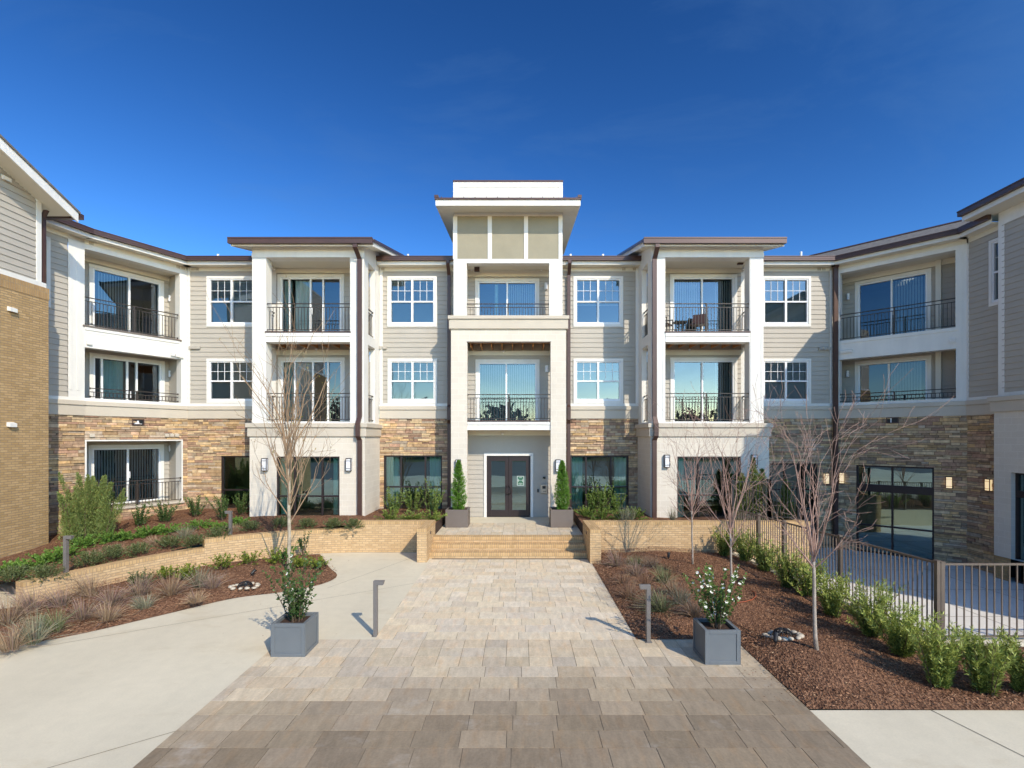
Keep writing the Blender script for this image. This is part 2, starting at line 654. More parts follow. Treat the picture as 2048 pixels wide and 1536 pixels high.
# ------------------------------------------------------------------ wall planes of the building
YB, YF, YBAL, YT = 20.2, 18.2, 19.6, 19.0
main = Pl(0, YB, 1, 0)
bay = Pl(0, YF, 1, 0)
balw = Pl(0, YBAL, 1, 0)
tow = Pl(0, YT, 1, 0)
wingB = Pl(-13.24, 20.2, .5, .866)           # angled balcony bay at the left, u from -3.33 to 0
wingA = Pl(-14.90, 17.32, .25, .968)         # narrow siding strip beside the brick wing
brickw = Pl(-14.2, 0, 0, 1)                  # brick wing, faces +X
brickup = Pl(-14.4, 0, 0, 1)
wingC = Pl(12.56, 20.2, .695, -.719)         # angled balcony bay at the right
wingD = Pl(15.37, 17.29, 0, -1)
wingE = Pl(15.0, 0, 0, -1)                   # right wing, faces -X, u = -Y
C_END, B_START = 4.05, -3.325
building = thing('apartment_building', 'three storey apartment building of grey siding and tan stone round the court', 'building', (-.38, 20.2, 0))
BM = Vector(building.location)


def part(mb, name, mat, parent=None, **kw):
    """a part of the building (or a sub-part when parent is one of its parts)"""
    if kw.pop('split', False):
        for i in range(0, len(mb.v), 8):
            q = MB()
            q.v = mb.v[i:i + 8]
            q.f = [tuple(k - i for k in f) for f in mb.f if i <= f[0] < i + 8]
            q.c = [None] * len(q.f)
            o = part(q, name, mat, parent, **kw)
        return o
    o = mb.build(name, mat, None, **kw)
    o.parent = parent or building
    if parent is None:
        o.matrix_parent_inverse.identity()
        o.location = -BM
    return o


def room(pl, u0, u1, z0, z1, parent, depth=2.4, m=.5, d=-.16):
    mb = MB()
    P = pl.P
    a, b, c, e = u0 - m, u1 + m, z0 - .05, z1 + .25
    f = d - depth
    mb.face([P(a, c, f), P(b, c, f), P(b, e, f), P(a, e, f)])
    mb.face([P(a, c, d), P(a, c, f), P(a, e, f), P(a, e, d)])
    mb.face([P(b, c, f), P(b, c, d), P(b, e, d), P(b, e, f)])
    mb.face([P(a, c, d), P(b, c, d), P(b, c, f), P(a, c, f)])
    mb.face([P(a, e, f), P(b, e, f), P(b, e, d), P(a, e, d)])
    part(mb, 'interior_wall', 'room', parent)


def ring(mb, pl, u0, u1, z0, z1, w, d0, d1, bottom=True):
    mb.pbox(pl, u0, u0 + w, z0 + (w if bottom else 0), z1 - w, d0, d1)
    mb.pbox(pl, u1 - w, u1, z0 + (w if bottom else 0), z1 - w, d0, d1)
    mb.pbox(pl, u0, u1, z1 - w, z1, d0, d1)
    if bottom:
        mb.pbox(pl, u0, u1, z0, z0 + w, d0, d1)


def twin_window(pl, u0, u1, z0, z1, full=True, units=2, drop=1.0):
    """trim, vinyl frame with a gridded upper sash, glass, slatted blind"""
    tw = .105
    a, b, c, e = u0 + tw, u1 - tw, z0 + tw, z1 - tw
    fr = MB()
    ring(fr, pl, a, b, c, e, .045, -.10, .022)
    zm = c + (e - c) * .5
    wd = (b - a) / units
    panes = MB()
    bl = MB()
    for k in range(units):
        p, q = a + k * wd + (.045 if k == 0 else .04), a + (k + 1) * wd - (.045 if k == units - 1 else .04)
        if k < units - 1:
            fr.pbox(pl, q, q + .08, c + .045, e - .045, -.10, .024)
        fr.pbox(pl, p, q, zm - .03, zm + .03, -.07, .012)
        fr.pbox(pl, p, q, c + .045, c + .085, -.07, .008)
        for j in (1, 2):
            x = p + (q - p) * j / 3
            fr.pbox(pl, x - .009, x + .009, zm + .03, e - .045, -.062, -.03)
        zz = (zm + .03 + e - .045) / 2
        fr.pbox(pl, p, q, zz - .009, zz + .009, -.06, -.032)
        panes.face([pl.P(p, c + .08, -.05), pl.P(q, c + .08, -.05), pl.P(q, zm - .03, -.05), pl.P(p, zm - .03, -.05)])
        panes.face([pl.P(p, zm + .03, -.045), pl.P(q, zm + .03, -.045), pl.P(q, e - .045, -.045), pl.P(p, e - .045, -.045)])
        zt = e - .05
        dd = drop[k] if isinstance(drop, tuple) else drop
        lo = e - (e - c) * dd
        bl.pbox(pl, p, q, zt - .05, zt, -.16, -.11)
        z = zt - .08
        while z > lo:
            bl.face([pl.P(p, z, -.12), pl.P(q, z, -.12), pl.P(q, z + .034, -.145), pl.P(p, z + .034, -.145)])
            z -= .042
        if lo > c + .1:
            bl.pbox(pl, p, q, lo - .03, lo, -.15, -.12)
    win = part(fr, 'window', 'vinyl', bevel=.004)
    tr = MB()
    ring(tr, pl, u0, u1, z0, z1, tw, -.02, .05)
    part(tr, 'window_trim', 'white', win, bevel=.006)
    part(panes, 'pane', 'glass', win)
    part(bl, 'blind', 'blind', win)
    room(pl, a, b, c, e, win)
    return (a, b, c, e)


def slider(pl, u0, u1, z0, z1, stiles=(.5,), curtain=None, slats=None, tw=.12):
    """sliding glass door in white trim"""
    a, b, e = u0 + tw, u1 - tw, z1 - tw
    fr = MB()
    ring(fr, pl, a, b, z0, e, .055, -.09, .024)
    for s in stiles:
        x = a + (b - a) * s
        fr.pbox(pl, x - .032, x + .032, z0 + .055, e - .055, -.08, .012)
    door = part(fr, 'sliding_door', 'vinyl', bevel=.004)
    tr = MB()
    tr.pbox(pl, u0, a, z0, e, -.02, .05)
    tr.pbox(pl, b, u1, z0, e, -.02, .05)
    tr.pbox(pl, u0, u1, e, z1, -.02, .05)
    part(tr, 'door_trim', 'white', door, bevel=.006)
    pn = MB()
    pn.face([pl.P(a + .05, z0 + .05, -.045), pl.P(b - .05, z0 + .05, -.045), pl.P(b - .05, e - .05, -.045), pl.P(a + .05, e - .05, -.045)])
    part(pn, 'pane', 'glass', door)
    hd = MB()
    x = a + (b - a) * .5 + .05
    hd.pbox(pl, x - .012, x + .012, z0 + .95, z0 + 1.2, .012, .045)
    part(hd, 'handle', 'vinyl', door)
    if slats:
        s = MB()
        for p, q in slats:
            x = a + (b - a) * p
            while x < a + (b - a) * q:
                s.face([pl.P(x, z0 + .08, -.16), pl.P(x + .06, z0 + .08, -.2), pl.P(x + .06, e - .08, -.2), pl.P(x, e - .08, -.16)])
                x += .088
        part(s, 'blind', 'blind', door)
    if curtain:
        c = MB()
        for p, q in curtain:
            drape(c, pl, a + (b - a) * p, a + (b - a) * q, z0 + .06, e - .06)
        part(c, 'curtain', 'curtain', door)
    room(pl, a, b, z0, e, door)
    return (a, b, z0, e)


def drape(c, pl, u0, u1, z0, z1, d=-.2):
    n = max(8, int((u1 - u0) / .025))
    pts = []
    for i in range(n + 1):
        u = u0 + (u1 - u0) * i / n
        pts.append((u, d + .035 * math.sin(i * 1.05) + .012 * math.sin(i * .37 + u)))
    for (a, p), (b, q) in zip(pts, pts[1:]):
        c.face([pl.P(a, z0, p), pl.P(b, z0, q), pl.P(b, z1, q), pl.P(a, z1, p)])


def storefront(pl, u0, u1, z0, z1, vb, hb, drapes=(), base=None, name='storefront_window', head=None):
    fr = MB()
    ring(fr, pl, u0, u1, z0, z1, .055, -.14, -.03)
    for v in vb:
        x = u0 + (u1 - u0) * v
        fr.pbox(pl, x - .03, x + .03, z0 + .055, z1 - .055, -.14, -.035)
    for h in hb:
        fr.pbox(pl, u0 + .055, u1 - .055, h - .03, h + .03, -.135, -.04)
    if head:
        fr.pbox(pl, u0 + .055, u1 - .055, head[0], head[1], -.13, -.032)
    wdw = part(fr, name, 'bronze', bevel=.004)
    pn = MB()
    pn.face([pl.P(u0 + .05, z0 + .05, -.09), pl.P(u1 - .05, z0 + .05, -.09), pl.P(u1 - .05, z1 - .05, -.09), pl.P(u0 + .05, z1 - .05, -.09)])
    part(pn, 'pane', 'glass_dark', wdw)
    if drapes:
        c = MB()
        for p, q in drapes:
            drape(c, pl, u0 + (u1 - u0) * p, u0 + (u1 - u0) * q, z0 + .08, z1 - .06, -.26)
        part(c, 'curtain', 'curtain', wdw)
    room(pl, u0, u1, z0, z1, wdw, depth=4, d=-.14)
    return (u0, u1, z0, z1)


def railing(pl, u0, u1, z0, zt, d=-.12, posts=(.5,), ends=True):
    r = MB()
    r.pbox(pl, u0, u1, zt - .03, zt, d - .022, d + .022)
    r.pbox(pl, u0, u1, zt - .155, zt - .13, d - .014, d + .014)
    r.pbox(pl, u0, u1, z0 + .05, z0 + .075, d - .014, d + .014)
    n = max(2, round((u1 - u0) / .112))
    for i in range(1, n):
        u = u0 + (u1 - u0) * i / n
        r.pbox(pl, u - .008, u + .008, z0 + .075, zt - .155, d - .008, d + .008)
    for p in posts:
        u = u0 + (u1 - u0) * p
        r.pbox(pl, u - .025, u + .025, z0, zt - .03, d - .025, d + .025)
    if ends:
        for u in (u0, u1 - .02):
            r.pbox(pl, u, u + .02, zt - .05, zt + .01, d - .03, d + .03)
            r.pbox(pl, u, u + .02, z0 + .03, z0 + .09, d - .03, d + .03)
    return part(r, 'railing', 'rail')


# ------------------------------------------------------------------ main facade
Z2, Z3 = 4.27, 7.52
WZ = [(8.12, 10.14), (5.06, 6.85)]
DOORX = []


def facade_segment(x0, x1, wins, holes_ground, zg=.3, sid_holes=()):
    hs_ = [twin_window(main, *wv) for wv in wins]
    sid, stn = MB(), MB()
    lap(sid, main, x0, x1, 5.0, 10.5, list(hs_) + list(sid_holes))
    stones(stn, main, x0, x1, zg, 4.5, holes_ground)
    part(sid, 'siding_wall', 'siding')
    part(stn, 'stone_wall', 'stone', uv=False)


def trims(pl, u0, u1, over=.38, ext=(0, 0), frieze=True, band=True, eave=True):
    """frieze, soffit, fascia and gutter at the eave; sill board and cast band above the stone"""
    white, cream, bandm, gut, sof, fas = MB(), MB(), MB(), MB(), MB(), MB()
    if frieze:
        cream.pbox(pl, u0, u1, 10.34, 10.49, .0, .03)
    if eave:
        sof.pbox(pl, u0 - ext[0], u1 + ext[1], 10.49, 10.53, -.1, over)
        fas.pbox(pl, u0 - ext[0], u1 + ext[1], 10.48, 10.66, over, over + .025)
        g0, g1 = u0 - ext[0], u1 + ext[1]
        gut.pbox(pl, g0, g1, 10.61, 10.77, over + .026, over + .15)
        gut.pbox(pl, g0, g1, 10.75, 10.78, over + .15, over + .165)
        gut.pbox(pl, g0, g1, 10.67, 10.69, over + .15, over + .158)
    if band:
        white.pbox(pl, u0, u1, 4.955, 5.06, .0, .04)
        bandm.pbox(pl, u0, u1, 4.45, 4.80, -.05, .07)
        bandm.pbox(pl, u0, u1, 4.80, 4.955, -.05, .11)
        part(white, 'sill_board', 'white', bevel=.004)
        part(bandm, 'cast_band', 'band', bevel=.012)
    if frieze:
        part(cream, 'frieze_board', 'cream')
    if eave:
        part(sof, 'eave_soffit', 'cream')
        part(fas, 'eave_fascia', 'white')
        part(gut, 'gutter', 'brown')


um = main.u
# left end beside the left bay
wl = (um(414), um(414) + 1.98)
gl0 = (um(443), um(443) + 1.3, .85, Z(912, YB) if False else HC - (912 - VY) / F * YB)
facade_segment(-13.24, -9.5, [(wl[0], wl[1], *WZ[0]), (wl[0], wl[1], *WZ[1])], [gl0], .3)
storefront(main, *gl0, vb=(), hb=(1.6,))
# left of the tower
gz1 = HC - (911 - VY) / F * YB
g1 = (um(768), um(884), .6, gz1)
facade_segment(-5.57, -2.4, [(um(775), um(874), *WZ[0]), (um(775.5), um(874.5), *WZ[1], True, 2, 1.0)], [g1], .3)
storefront(main, *g1, vb=(.29, .71), hb=(1.72,), drapes=((.02, .24), (.77, .98)))
# right of the tower
g2 = (um(1141), um(1257), .6, gz1)
facade_segment(1.7, 4.9, [(um(1146.5), um(1246), *WZ[0], True, 2, .55), (um(1146.5), um(1246), *WZ[1])], [g2], .3)
storefront(main, *g2, vb=(.27, .70), hb=(1.72,), drapes=((.02, .22), (.77, .98)))
# right end
g3 = (um(1540), um(1634), -.7, HC - (927 - VY) / F * YB)
wr = um(1621)
facade_segment(8.7, 12.56, [(wr - 1.98, wr, *WZ[0], True, 2, 1.0), (wr - 1.98, wr, *WZ[1])], [g3], -.75)
storefront(main, *g3, vb=(.33, .62), hb=(1.62,), drapes=())
trims(main, -13.24, -9.6, ext=(0, 0))
trims(main, -5.55, -2.46, ext=(0, 0))
trims(main, 1.68, 4.8)
trims(main, 8.83, 12.56)

# ------------------------------------------------------------------ tower
TX0, TX1, TI0, TI1 = -2.54, 1.79, -1.934, 1.21
UX0, UX1 = -2.445, 1.655
blk = MB()
for a, b in ((TX0, TI0), (TI1, TX1)):
    blk.box(a, b, YT, YT + .30, .5, 7.31)
blk.box(TX0, TX1, YT, YT + .30, 7.31, 7.78)
# side returns of the block surround above the openings
for x0, x1 in ((TX0 + .02, TX0 + .28), (TX1 - .28, TX1 - .02)):
    blk.box(x0, x1, YT + .30, YB, 7.0, 7.775)
part(blk, 'block_surround', 'block', label='cream block surround of the entrance tower')
tb = MB()
tb.box(TX0 - .07, TX1 + .07, YT - .07, YB, 7.78, 8.14)
tb.box(TX0 - .11, TX1 + .11, YT - .12, YB, 8.14, 8.27)
part(tb, 'tower_band', 'band', bevel=.01)
# third floor white posts, beam and panelled storey
tp = MB()
for a, b in ((UX0, UX0 + .49), (UX1 - .50, UX1)):
    tp.box(a, b, YT, YT + .32, 8.27, 10.26)
    tp.box(a + .15, a + .17 if a < 0 else a + .17, YT - .006, YT, 8.35, 10.2)
tp.box(UX0, UX1, YT, YT + .3, 10.26, 10.42)
tp.box(UX0, UX1, YT, YT + .12, 12.03, 13.3)
for px0, px1 in ((906, 914.5), (975.4, 983.7), (1048, 1056), (1117, 1125)):
    a, b = X0 = (px0 - VX) / F * YT, (px1 - VX) / F * YT
    tp.box(a, b, YT - .012, YT + .1, 10.42, 12.03)
for a, b in ((UX0, UX0 + .02), (UX1 - .02, UX1)):
    tp.box(a, b, YT + .121, YT + 4, 10.42, 13.3)
tp.box(UX0 - .01, UX1 + .01, YT - .018, YT, 13.12, 13.3)
tp.box(UX0 - .01, UX0 + .14, YT - .018, YT, 12.4, 13.12)
tp.box(UX1 - .14, UX1 + .01, YT - .018, YT, 12.4, 13.12)
part(tp, 'tower_trim', 'white', bevel=.005)
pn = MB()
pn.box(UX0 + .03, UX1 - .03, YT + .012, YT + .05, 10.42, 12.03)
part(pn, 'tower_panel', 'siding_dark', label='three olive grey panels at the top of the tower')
tc = MB()
tc.box(UX0 - .02, UX1 + .02, YT - .03, YT + 4, 13.3, 13.37)
part(tc, 'tower_coping', 'brown')
# canopy roof all round the tower
cr_, cf, cs = MB(), MB(), MB()
CX0, CX1, CY0, CY1 = -2.99, 2.235, 18.2, 25.0
zs_ = lambda y: 12.07 + .1 * (y - CY0)
def slab(mb, x0, x1, y0, y1, za, zb):
    mb.hexa([(x0, y0, zs_(y0) + za), (x1, y0, zs_(y0) + za), (x1, y1, zs_(y1) + za), (x0, y1, zs_(y1) + za)],
            [(x0, y0, zs_(y0) + zb), (x1, y0, zs_(y0) + zb), (x1, y1, zs_(y1) + zb), (x0, y1, zs_(y1) + zb)])
slab(cs, CX0 + .03, CX1 - .03, CY0 + .03, YT - .02, .0, .05)
slab(cs, CX0 + .03, UX0 - .01, YT - .02, CY1, .0, .05)
slab(cs, UX1 + .01, CX1 - .03, YT - .02, CY1, .0, .05)
part(cs, 'canopy_soffit', 'cream', split=True)
slab(cf, CX0, CX1, CY0, CY0 + .03, -.01, .20)
slab(cf, CX0, CX0 + .03, CY0 + .03, CY1, -.01, .20)
slab(cf, CX1 - .03, CX1, CY0 + .03, CY1, -.01, .20)
part(cf, 'canopy_fascia', 'white')
slab(cr_, CX0 - .03, CX1 + .03, CY0 - .04, YT - .03, .20, .265)
slab(cr_, CX0 - .03, UX0 - .02, YT - .03, CY1, .20, .265)
slab(cr_, UX1 + .02, CX1 + .03, YT - .03, CY1, .20, .265)
x = CX0 + .2
while x < CX1:
    slab(cr_, x, x + .02, CY0 - .03, YT - .03, .265, .31)
    x += .405
for a, b in ((CX0 - .04, CX0 + .10), (CX1 - .10, CX1 + .04)):
    slab(cr_, a, b, CY0 - .05, CY1, .265, .36)
part(cr_, 'canopy_roof', 'brown', label='brown standing seam canopy roof round the tower')
# third floor: back wall, slider, railing, ceiling
tw3 = slider(main, um(950.3), um(1078.5), Z3, 10.05, (.5,), slats=((.52, .98),), curtain=((.28, .34),))
tw2 = slider(main, um(951), um(1079), Z2, 6.82, (.48,), slats=((.02, .97),))
door_hole = (um(968), um(1066.5), .52, HC - (906 - VY) / F * YB)
sid = MB()
lap(sid, main, -2.4, 1.7, .5, 10.3, [tw3, tw2, door_hole], zref=5.05)
part(sid, "siding_wall", "siding")
ce = MB()
ce.box(UX0 + .02, UX1 - .02, YT + .3, YB - .02, 10.38, 10.43)
ce.box(TI0 - .4, TI1 + .4, YB - .06, YB - .03, 10.12, 10.38)
ce.box(TI0 - .3, TI1 + .3, YB - .06, YB - .03, 6.98, 7.16)
ce.box(TI0 - .3, TI1 + .3, YB - .06, YB - .03, 3.78, 3.98)
ce.box(TI0 + .0, TI1 - .0, YT + .32, YB - .02, 3.98, 4.03)
part(ce, 'ceiling', 'cream', split=True)
fl = MB()
fl.box(TI0 - .1, TI1 + .1, YT + .3, YB - .03, 7.62, 7.775)
part(fl, 'balcony_floor', 'concrete', split=True)
ws = MB()
ws.box(TI0, TI1, YT + .06, YT + .30, 3.98, 4.17)
ws.box(TI0 + .003, TI1 - .003, YT + .04, YT + .30, 4.18, 4.30)
ws.box(TI0 + .02, TI1 - .02, YT + .30, YB - .03, 4.06, 4.24)
part(ws, 'balcony_fascia', 'white', bevel=.005)
bt = MB()
bt.box(TI0 + .003, TI1 - .003, YT + .02, YT + .33, 4.30, 4.35)
bt.box(TI0 - .02, TI1 + .02, YT - .004, YT + .05, 7.29, 7.312)
part(bt, 'metal_flashing', 'brown', split=True)
jo = MB()
x = TI0 + .08
while x < TI1:
    jo.box(x, x + .04, YT + .32, YB - .08, 7.18, 7.42)
    x += .4
jo.box(TI0, TI1, YT + .32, YB - .08, 7.42, 7.45)
part(jo, 'deck_joists', 'wood')
railing(tow, TI0 + .01, TI1 - .01, 4.35, 5.34, d=-.14, posts=(.5,))
railing(tow, UX0 + .5, UX1 - .51, 7.78, 8.78, d=-.16, posts=(.5,))
for xx in (TX0 + .12, TX1 - .12):
    sp = Pl(xx, 0, 0, 1)
    railing(sp, YT + .33, YB - .05, 4.35, 5.34, d=0, posts=())
    railing(sp, YT + .35, YB - .05, 7.9, 8.9, d=0, posts=())
dk = MB()
dk.box(TX0 + .05, TI0, YT + .31, YB - .03, 4.0, 4.3)
dk.box(TI1, TX1 - .05, YT + .31, YB - .03, 4.0, 4.3)
part(dk, 'side_fascia', 'white', split=True)

# entrance doors
DH = door_hole
tr = MB()
tr.pbox(main, DH[0], DH[0] + .11, .52, DH[3] - .11, -.02, .05)
tr.pbox(main, DH[1] - .11, DH[1], .52, DH[3] - .11, -.02, .05)
tr.pbox(main, DH[0], DH[1], DH[3] - .11, DH[3], -.02, .05)
a, b, e = DH[0] + .11, DH[1] - .11, DH[3] - .11
fr = MB()
fr.pbox(main, a, a + .04, .52, e - .04, -.1, .02)
fr.pbox(main, b - .04, b, .52, e - .04, -.1, .02)
fr.pbox(main, a, b, e - .04, e, -.1, .02)
ed = part(fr, 'entrance_door', 'bronze', label='double glass entrance door in dark bronze frame')
part(tr, 'door_trim', 'white', ed, bevel=.005)
mid = (a + b) / 2
for p, q in ((a + .045, mid - .004), (mid + .004, b - .045)):
    lf = MB()
    lf.pbox(main, p, p + .14, .54, e - .045, -.06, 0)
    lf.pbox(main, q - .14, q, .54, e - .045, -.06, 0)
    lf.pbox(main, p + .14, q - .14, e - .21, e - .045, -.06, 0)
    lf.pbox(main, p + .14, q - .14, .54, .80, -.06, 0)
    part(lf, 'door_leaf', 'bronze', ed, bevel=.004)
    pn = MB()
    pn.face([main.P(p + .13, .79, -.03), main.P(q - .13, .79, -.03), main.P(q - .13, e - .2, -.03), main.P(p + .13, e - .2, -.03)])
    part(pn, 'pane', 'glass_dark', ed)
for s in (-1, 1):
    h = MB()
    pts = []
    for k in range(13):
        t = math.pi * k / 12
        pts.append(main.P(mid + s * (.03 + .085 * math.sin(t)), 1.6 + .15 * math.cos(t), .05 + .02 * math.sin(t)))
    h.tube(pts, .014, 8)
    for zz in (1.45, 1.75):
        h.pbox(main, mid + s * .05 - .035, mid + s * .05 + .035, zz - .02, zz + .02, 0, .055)
    part(h, 'handle', 'bronze', ed, smooth=True)
room(main, a, b, .54, e, ed, depth=5, d=-.1)

# ------------------------------------------------------------------ projecting balcony bays
def make_bay(x0, x1, s, slid, furn):
    """x0..x1 front width; s = side carrying the downspout (+1 right, -1 left)"""
    wb = MB()
    pw = .5
    opens = [(x0 + pw, x1 - pw, Z2, 7.14), (x0 + pw, x1 - pw, Z3, 10.19)]
    flat(wb, bay, x0, x1, 4.215, 10.64, opens, 0, .42)
    rt = Pl(x1, 0, 0, 1)
    lt = Pl(x0, 0, 0, -1)
    so_ = [(18.72, 19.62, Z2, 7.14), (18.72, 19.62, Z3, 10.19)]
    flat(wb, rt, YF, YB, 4.215, 10.55, so_, 0, .2)
    flat(wb, lt, -YB, -YF, 4.215, 10.55, [(-b_, -a_, c_, d_) for a_, b_, c_, d_ in so_], 0, .2)
    wb.face([rt.P(YF, 10.55), rt.P(YB, 10.55), rt.P(YB, 11.15), rt.P(YF, 10.66)])
    wb.face([lt.P(-YB, 10.55), lt.P(-YF, 10.55), lt.P(-YF, 10.66), lt.P(-YB, 11.15)])
    # inner faces of the side walls
    for xx, dr in ((x1 - .2, -1), (x0 + .2, 1)):
        ip = Pl(xx, 0, 0, dr)
        hh = so_ if dr > 0 else [(-b_, -a_, c_, d_) for a_, b_, c_, d_ in so_]
        r = (YF + .42, YBAL) if dr > 0 else (-YBAL, -YF - .42)
        flat(wb, ip, r[0], r[1], Z2, 10.3, hh, 0, 0)
    # raised boards on the posts, fascia strips
    for a_, b_ in ((x0 + .03, x0 + .09), (x0 + .41, x0 + .47), (x1 - .47, x1 - .41), (x1 - .09, x1 - .03)):
        wb.pbox(bay, a_, b_, 4.33, 10.1, 0, .012)
    wb.pbox(bay, x0 + .002, x0 + pw - .002, 4.22, 4.33, 0, .03)
    wb.pbox(bay, x1 - pw + .002, x1 - .002, 4.22, 4.33, 0, .03)
    wb.pbox(bay, x0 + pw + .002, x1 - pw - .002, 7.34, 7.47, 0, .03)
    wb.pbox(bay, x0 + pw + .002, x1 - pw - .002, 7.14, 7.32, 0, .018)
    wb.pbox(bay, x0 - .01, x1 + .01, 10.19, 10.34, 0, .02)
    part(wb, 'bay_frame', 'white', label='white two storey balcony bay frame')
    # back wall of the balconies
    holes = []
    for (z0, zt), spec in zip(((Z3, 10.02), (Z2, 6.80)), slid):
        holes.append(slider(balw, spec[0], spec[1], z0, zt, *spec[2:]))
    sb = MB()
    lap(sb, balw, x0 + .2, x1 - .2, Z2, 10.3, holes)
    part(sb, 'siding_wall', 'siding')
    bc = MB()
    bc.box(x0 + .21, x1 - .21, YF + .43, YBAL - .02, 10.26, 10.31)
    bc.box(x0 + .2, x1 - .2, YBAL - .05, YBAL - .022, 10.08, 10.26)
    bc.box(x0 + .2, x1 - .2, YBAL - .05, YBAL - .022, 6.9, 7.1)
    part(bc, 'ceiling', 'cream', split=True)
    df = MB()
    df.box(x0 + .05, x1 - .05, YF + .05, YBAL - .03, 7.45, 7.515)
    df.box(x0 + .05, x1 - .05, YF + .05, YBAL - .03, 4.225, 4.262)
    part(df, 'balcony_floor', 'concrete', split=True)
    jo = MB()
    x = x0 + .55
    while x < x1 - .5:
        jo.box(x, x + .045, YF + .43, YBAL - .06, 7.16, 7.40)
        x += .42
    jo.box(x0 + .22, x1 - .22, YF + .43, YBAL - .06, 7.40, 7.44)
    part(jo, 'deck_joists', 'wood')
    fm = MB()
    fm.pbox(bay, x0 + pw - .02, x1 - pw + .02, 7.475, 7.525, -.02, .045)
    part(fm, 'metal_flashing', 'brown', split=True)
    for z0 in (Z2, Z3):
        railing(bay, x0 + pw - .02, x1 - pw + .02, z0 + .02, z0 + 1.04, d=-.1, posts=(.5,) if furn else ())
        for xx in (x0 + .1, x1 - .1):
            railing(Pl(xx, 0, 0, 1), 18.7, 19.64, z0 + .02, z0 + 1.04, d=0, posts=(), ends=True)
    # ground floor block base with storefront
    bb = MB()
    bx0, bx1 = x0 - .09, x1 + .03
    return wb, bx0, bx1


def bay_base(bx0, bx1, win, zg):
    bb = MB()
    flat(bb, bay, bx0, bx1, zg, 3.75, [win], 0, .14)
    flat(bb, Pl(bx1, 0, 0, 1), YF, YB, zg, 3.75)
    flat(bb, Pl(bx0, 0, 0, -1), -YB, -YF, zg, 3.75)
    part(bb, 'block_wall', 'block')
    cb = MB()
    cb.box(bx0 - .06, bx1 + .06, YF - .06, YB - .02, 3.735, 4.06)
    cb.box(bx0 - .11, bx1 + .11, YF - .11, YB - .02, 4.06, 4.215)
    part(cb, 'cast_band', 'band', bevel=.012)


bu = bay.u
LB0, LB1, RB0, RB1 = -9.60, -5.57, 4.79, 8.83
wB = balw.u
make_bay(LB0, LB1, 1, [(wB(555.7), wB(688.7), (.14, .49, .70), ((.02, .16), (.2, .44)), None),
                       (wB(557), wB(690), (.22, .52, .77), ((.02, .2),), ((.22, .5),))], False)
make_bay(RB0, RB1, -1, [(wB(1339.3), wB(1473.6), (.48,), None, ((.03, .5), (.72, .98))),
                        (wB(1340), wB(1474), (.48,), None, ((.72, .98),))], True)
lw_ = (bu(553), bu(679), .52, HC - (913 - VY) / F * YF)
bay_base(LB0 - .09, LB1 + .03, lw_, .3)
storefront(bay, *lw_, vb=(.28, .72), hb=(1.58,), drapes=((.02, .12), (.86, .98)))
rw_ = (bu(1354.5), bu(1482), .5, HC - (913 - VY) / F * YF)
bay_base(RB0 - .03, RB1 + .2, rw_, .0)
storefront(bay, *rw_, vb=(.34, .74), hb=(1.62,), drapes=((.02, .14),))

# bay roofs: shed roof rising to the back
def bay_roof(x0, x1):
    y0, y1, sl = 17.87, 22.6, .24
    zz = lambda y: 10.50 + sl * (y - y0)
    def sb(mb, a, b, p, q, za, zb):
        mb.hexa([(a, p, zz(p) + za), (b, p, zz(p) + za), (b, q, zz(q) + za), (a, q, zz(q) + za)],
                [(a, p, zz(p) + zb), (b, p, zz(p) + zb), (b, q, zz(q) + zb), (a, q, zz(q) + zb)])
    m = MB()
    sb(m, x0 + .03, x1 - .03, y0 + .03, y1, .0, .05)
    part(m, 'bay_soffit', 'cream')
    m = MB()
    sb(m, x0, x1, y0, y0 + .03, -.03, .14)
    sb(m, x0, x0 + .03, y0 + .03, y1, -.03, .17)
    sb(m, x1 - .03, x1, y0 + .03, y1, -.03, .17)
    part(m, 'bay_fascia', 'white')
    m = MB()
    sb(m, x0 - .03, x1 + .03, y0 - .02, y1, .175, .215)
    part(m, 'bay_roof', 'shingle')
    m = MB()
    m.box(x0 - .04, x1 + .02, y0 - .15, y0 - .021, 10.53, 10.72)
    m.box(x0 - .04, x1 + .02, y0 - .165, y0 - .15, 10.69, 10.735)
    sb(m, x0 - .045, x0 - .03, y0, y1, .12, .225)
    sb(m, x1 + .03, x1 + .045, y0, y1, .12, .225)
    part(m, 'gutter', 'brown')
bay_roof(-10.18, -5.15)
bay_roof(4.44, 9.40)

# ------------------------------------------------------------------ left wing
bo = [(wingB.u(168), wingB.u(359), Z3, 10.18), (wingB.u(168), wingB.u(362), 5.06, 6.80)]
wb = MB()
flat(wb, wingB, B_START, 0, 5.05, 10.5, bo, .02, .35)
wb.pbox(wingB, bo[0][0] + .01, bo[0][1] - .01, 7.40, 7.50, .02, .05)
wb.pbox(wingB, B_START + .02, 0, 7.30, 7.32, .02, .03)
au = wingA.u
flat(wb, wingA, au(135), 0.0, 5.05, 10.5, (), .03, 0)
wb.pbox(wingA, au(137), au(143), 5.3, 9.9, .03, .045)
wb.pbox(wingA, au(152), au(158), 5.3, 9.9, .03, .045)
part(wb, 'balcony_frame', 'white')
fb = MB()
fb.pbox(wingB, bo[0][0] - .05, bo[0][1] + .05, 7.50, 7.56, -.2, .07)
part(fb, 'metal_flashing', 'planter2')
back = wingB.off(-1.05)
hol = [slider(back, back.u(177), back.u(327), Z3, 10.0, (.52,), None, ((.1, .5),)),
       slider(back, back.u(178), back.u(328.5), Z2, 6.78, (.12, .48, .62), ((.14, .46),), None),
       slider(back, back.u(176), back.u(327), 1.2, 3.42, (.5,), None, ((.03, .97),))]
sb = MB()
lap(sb, back, -3.6, .62, 1.15, 10.3, hol)
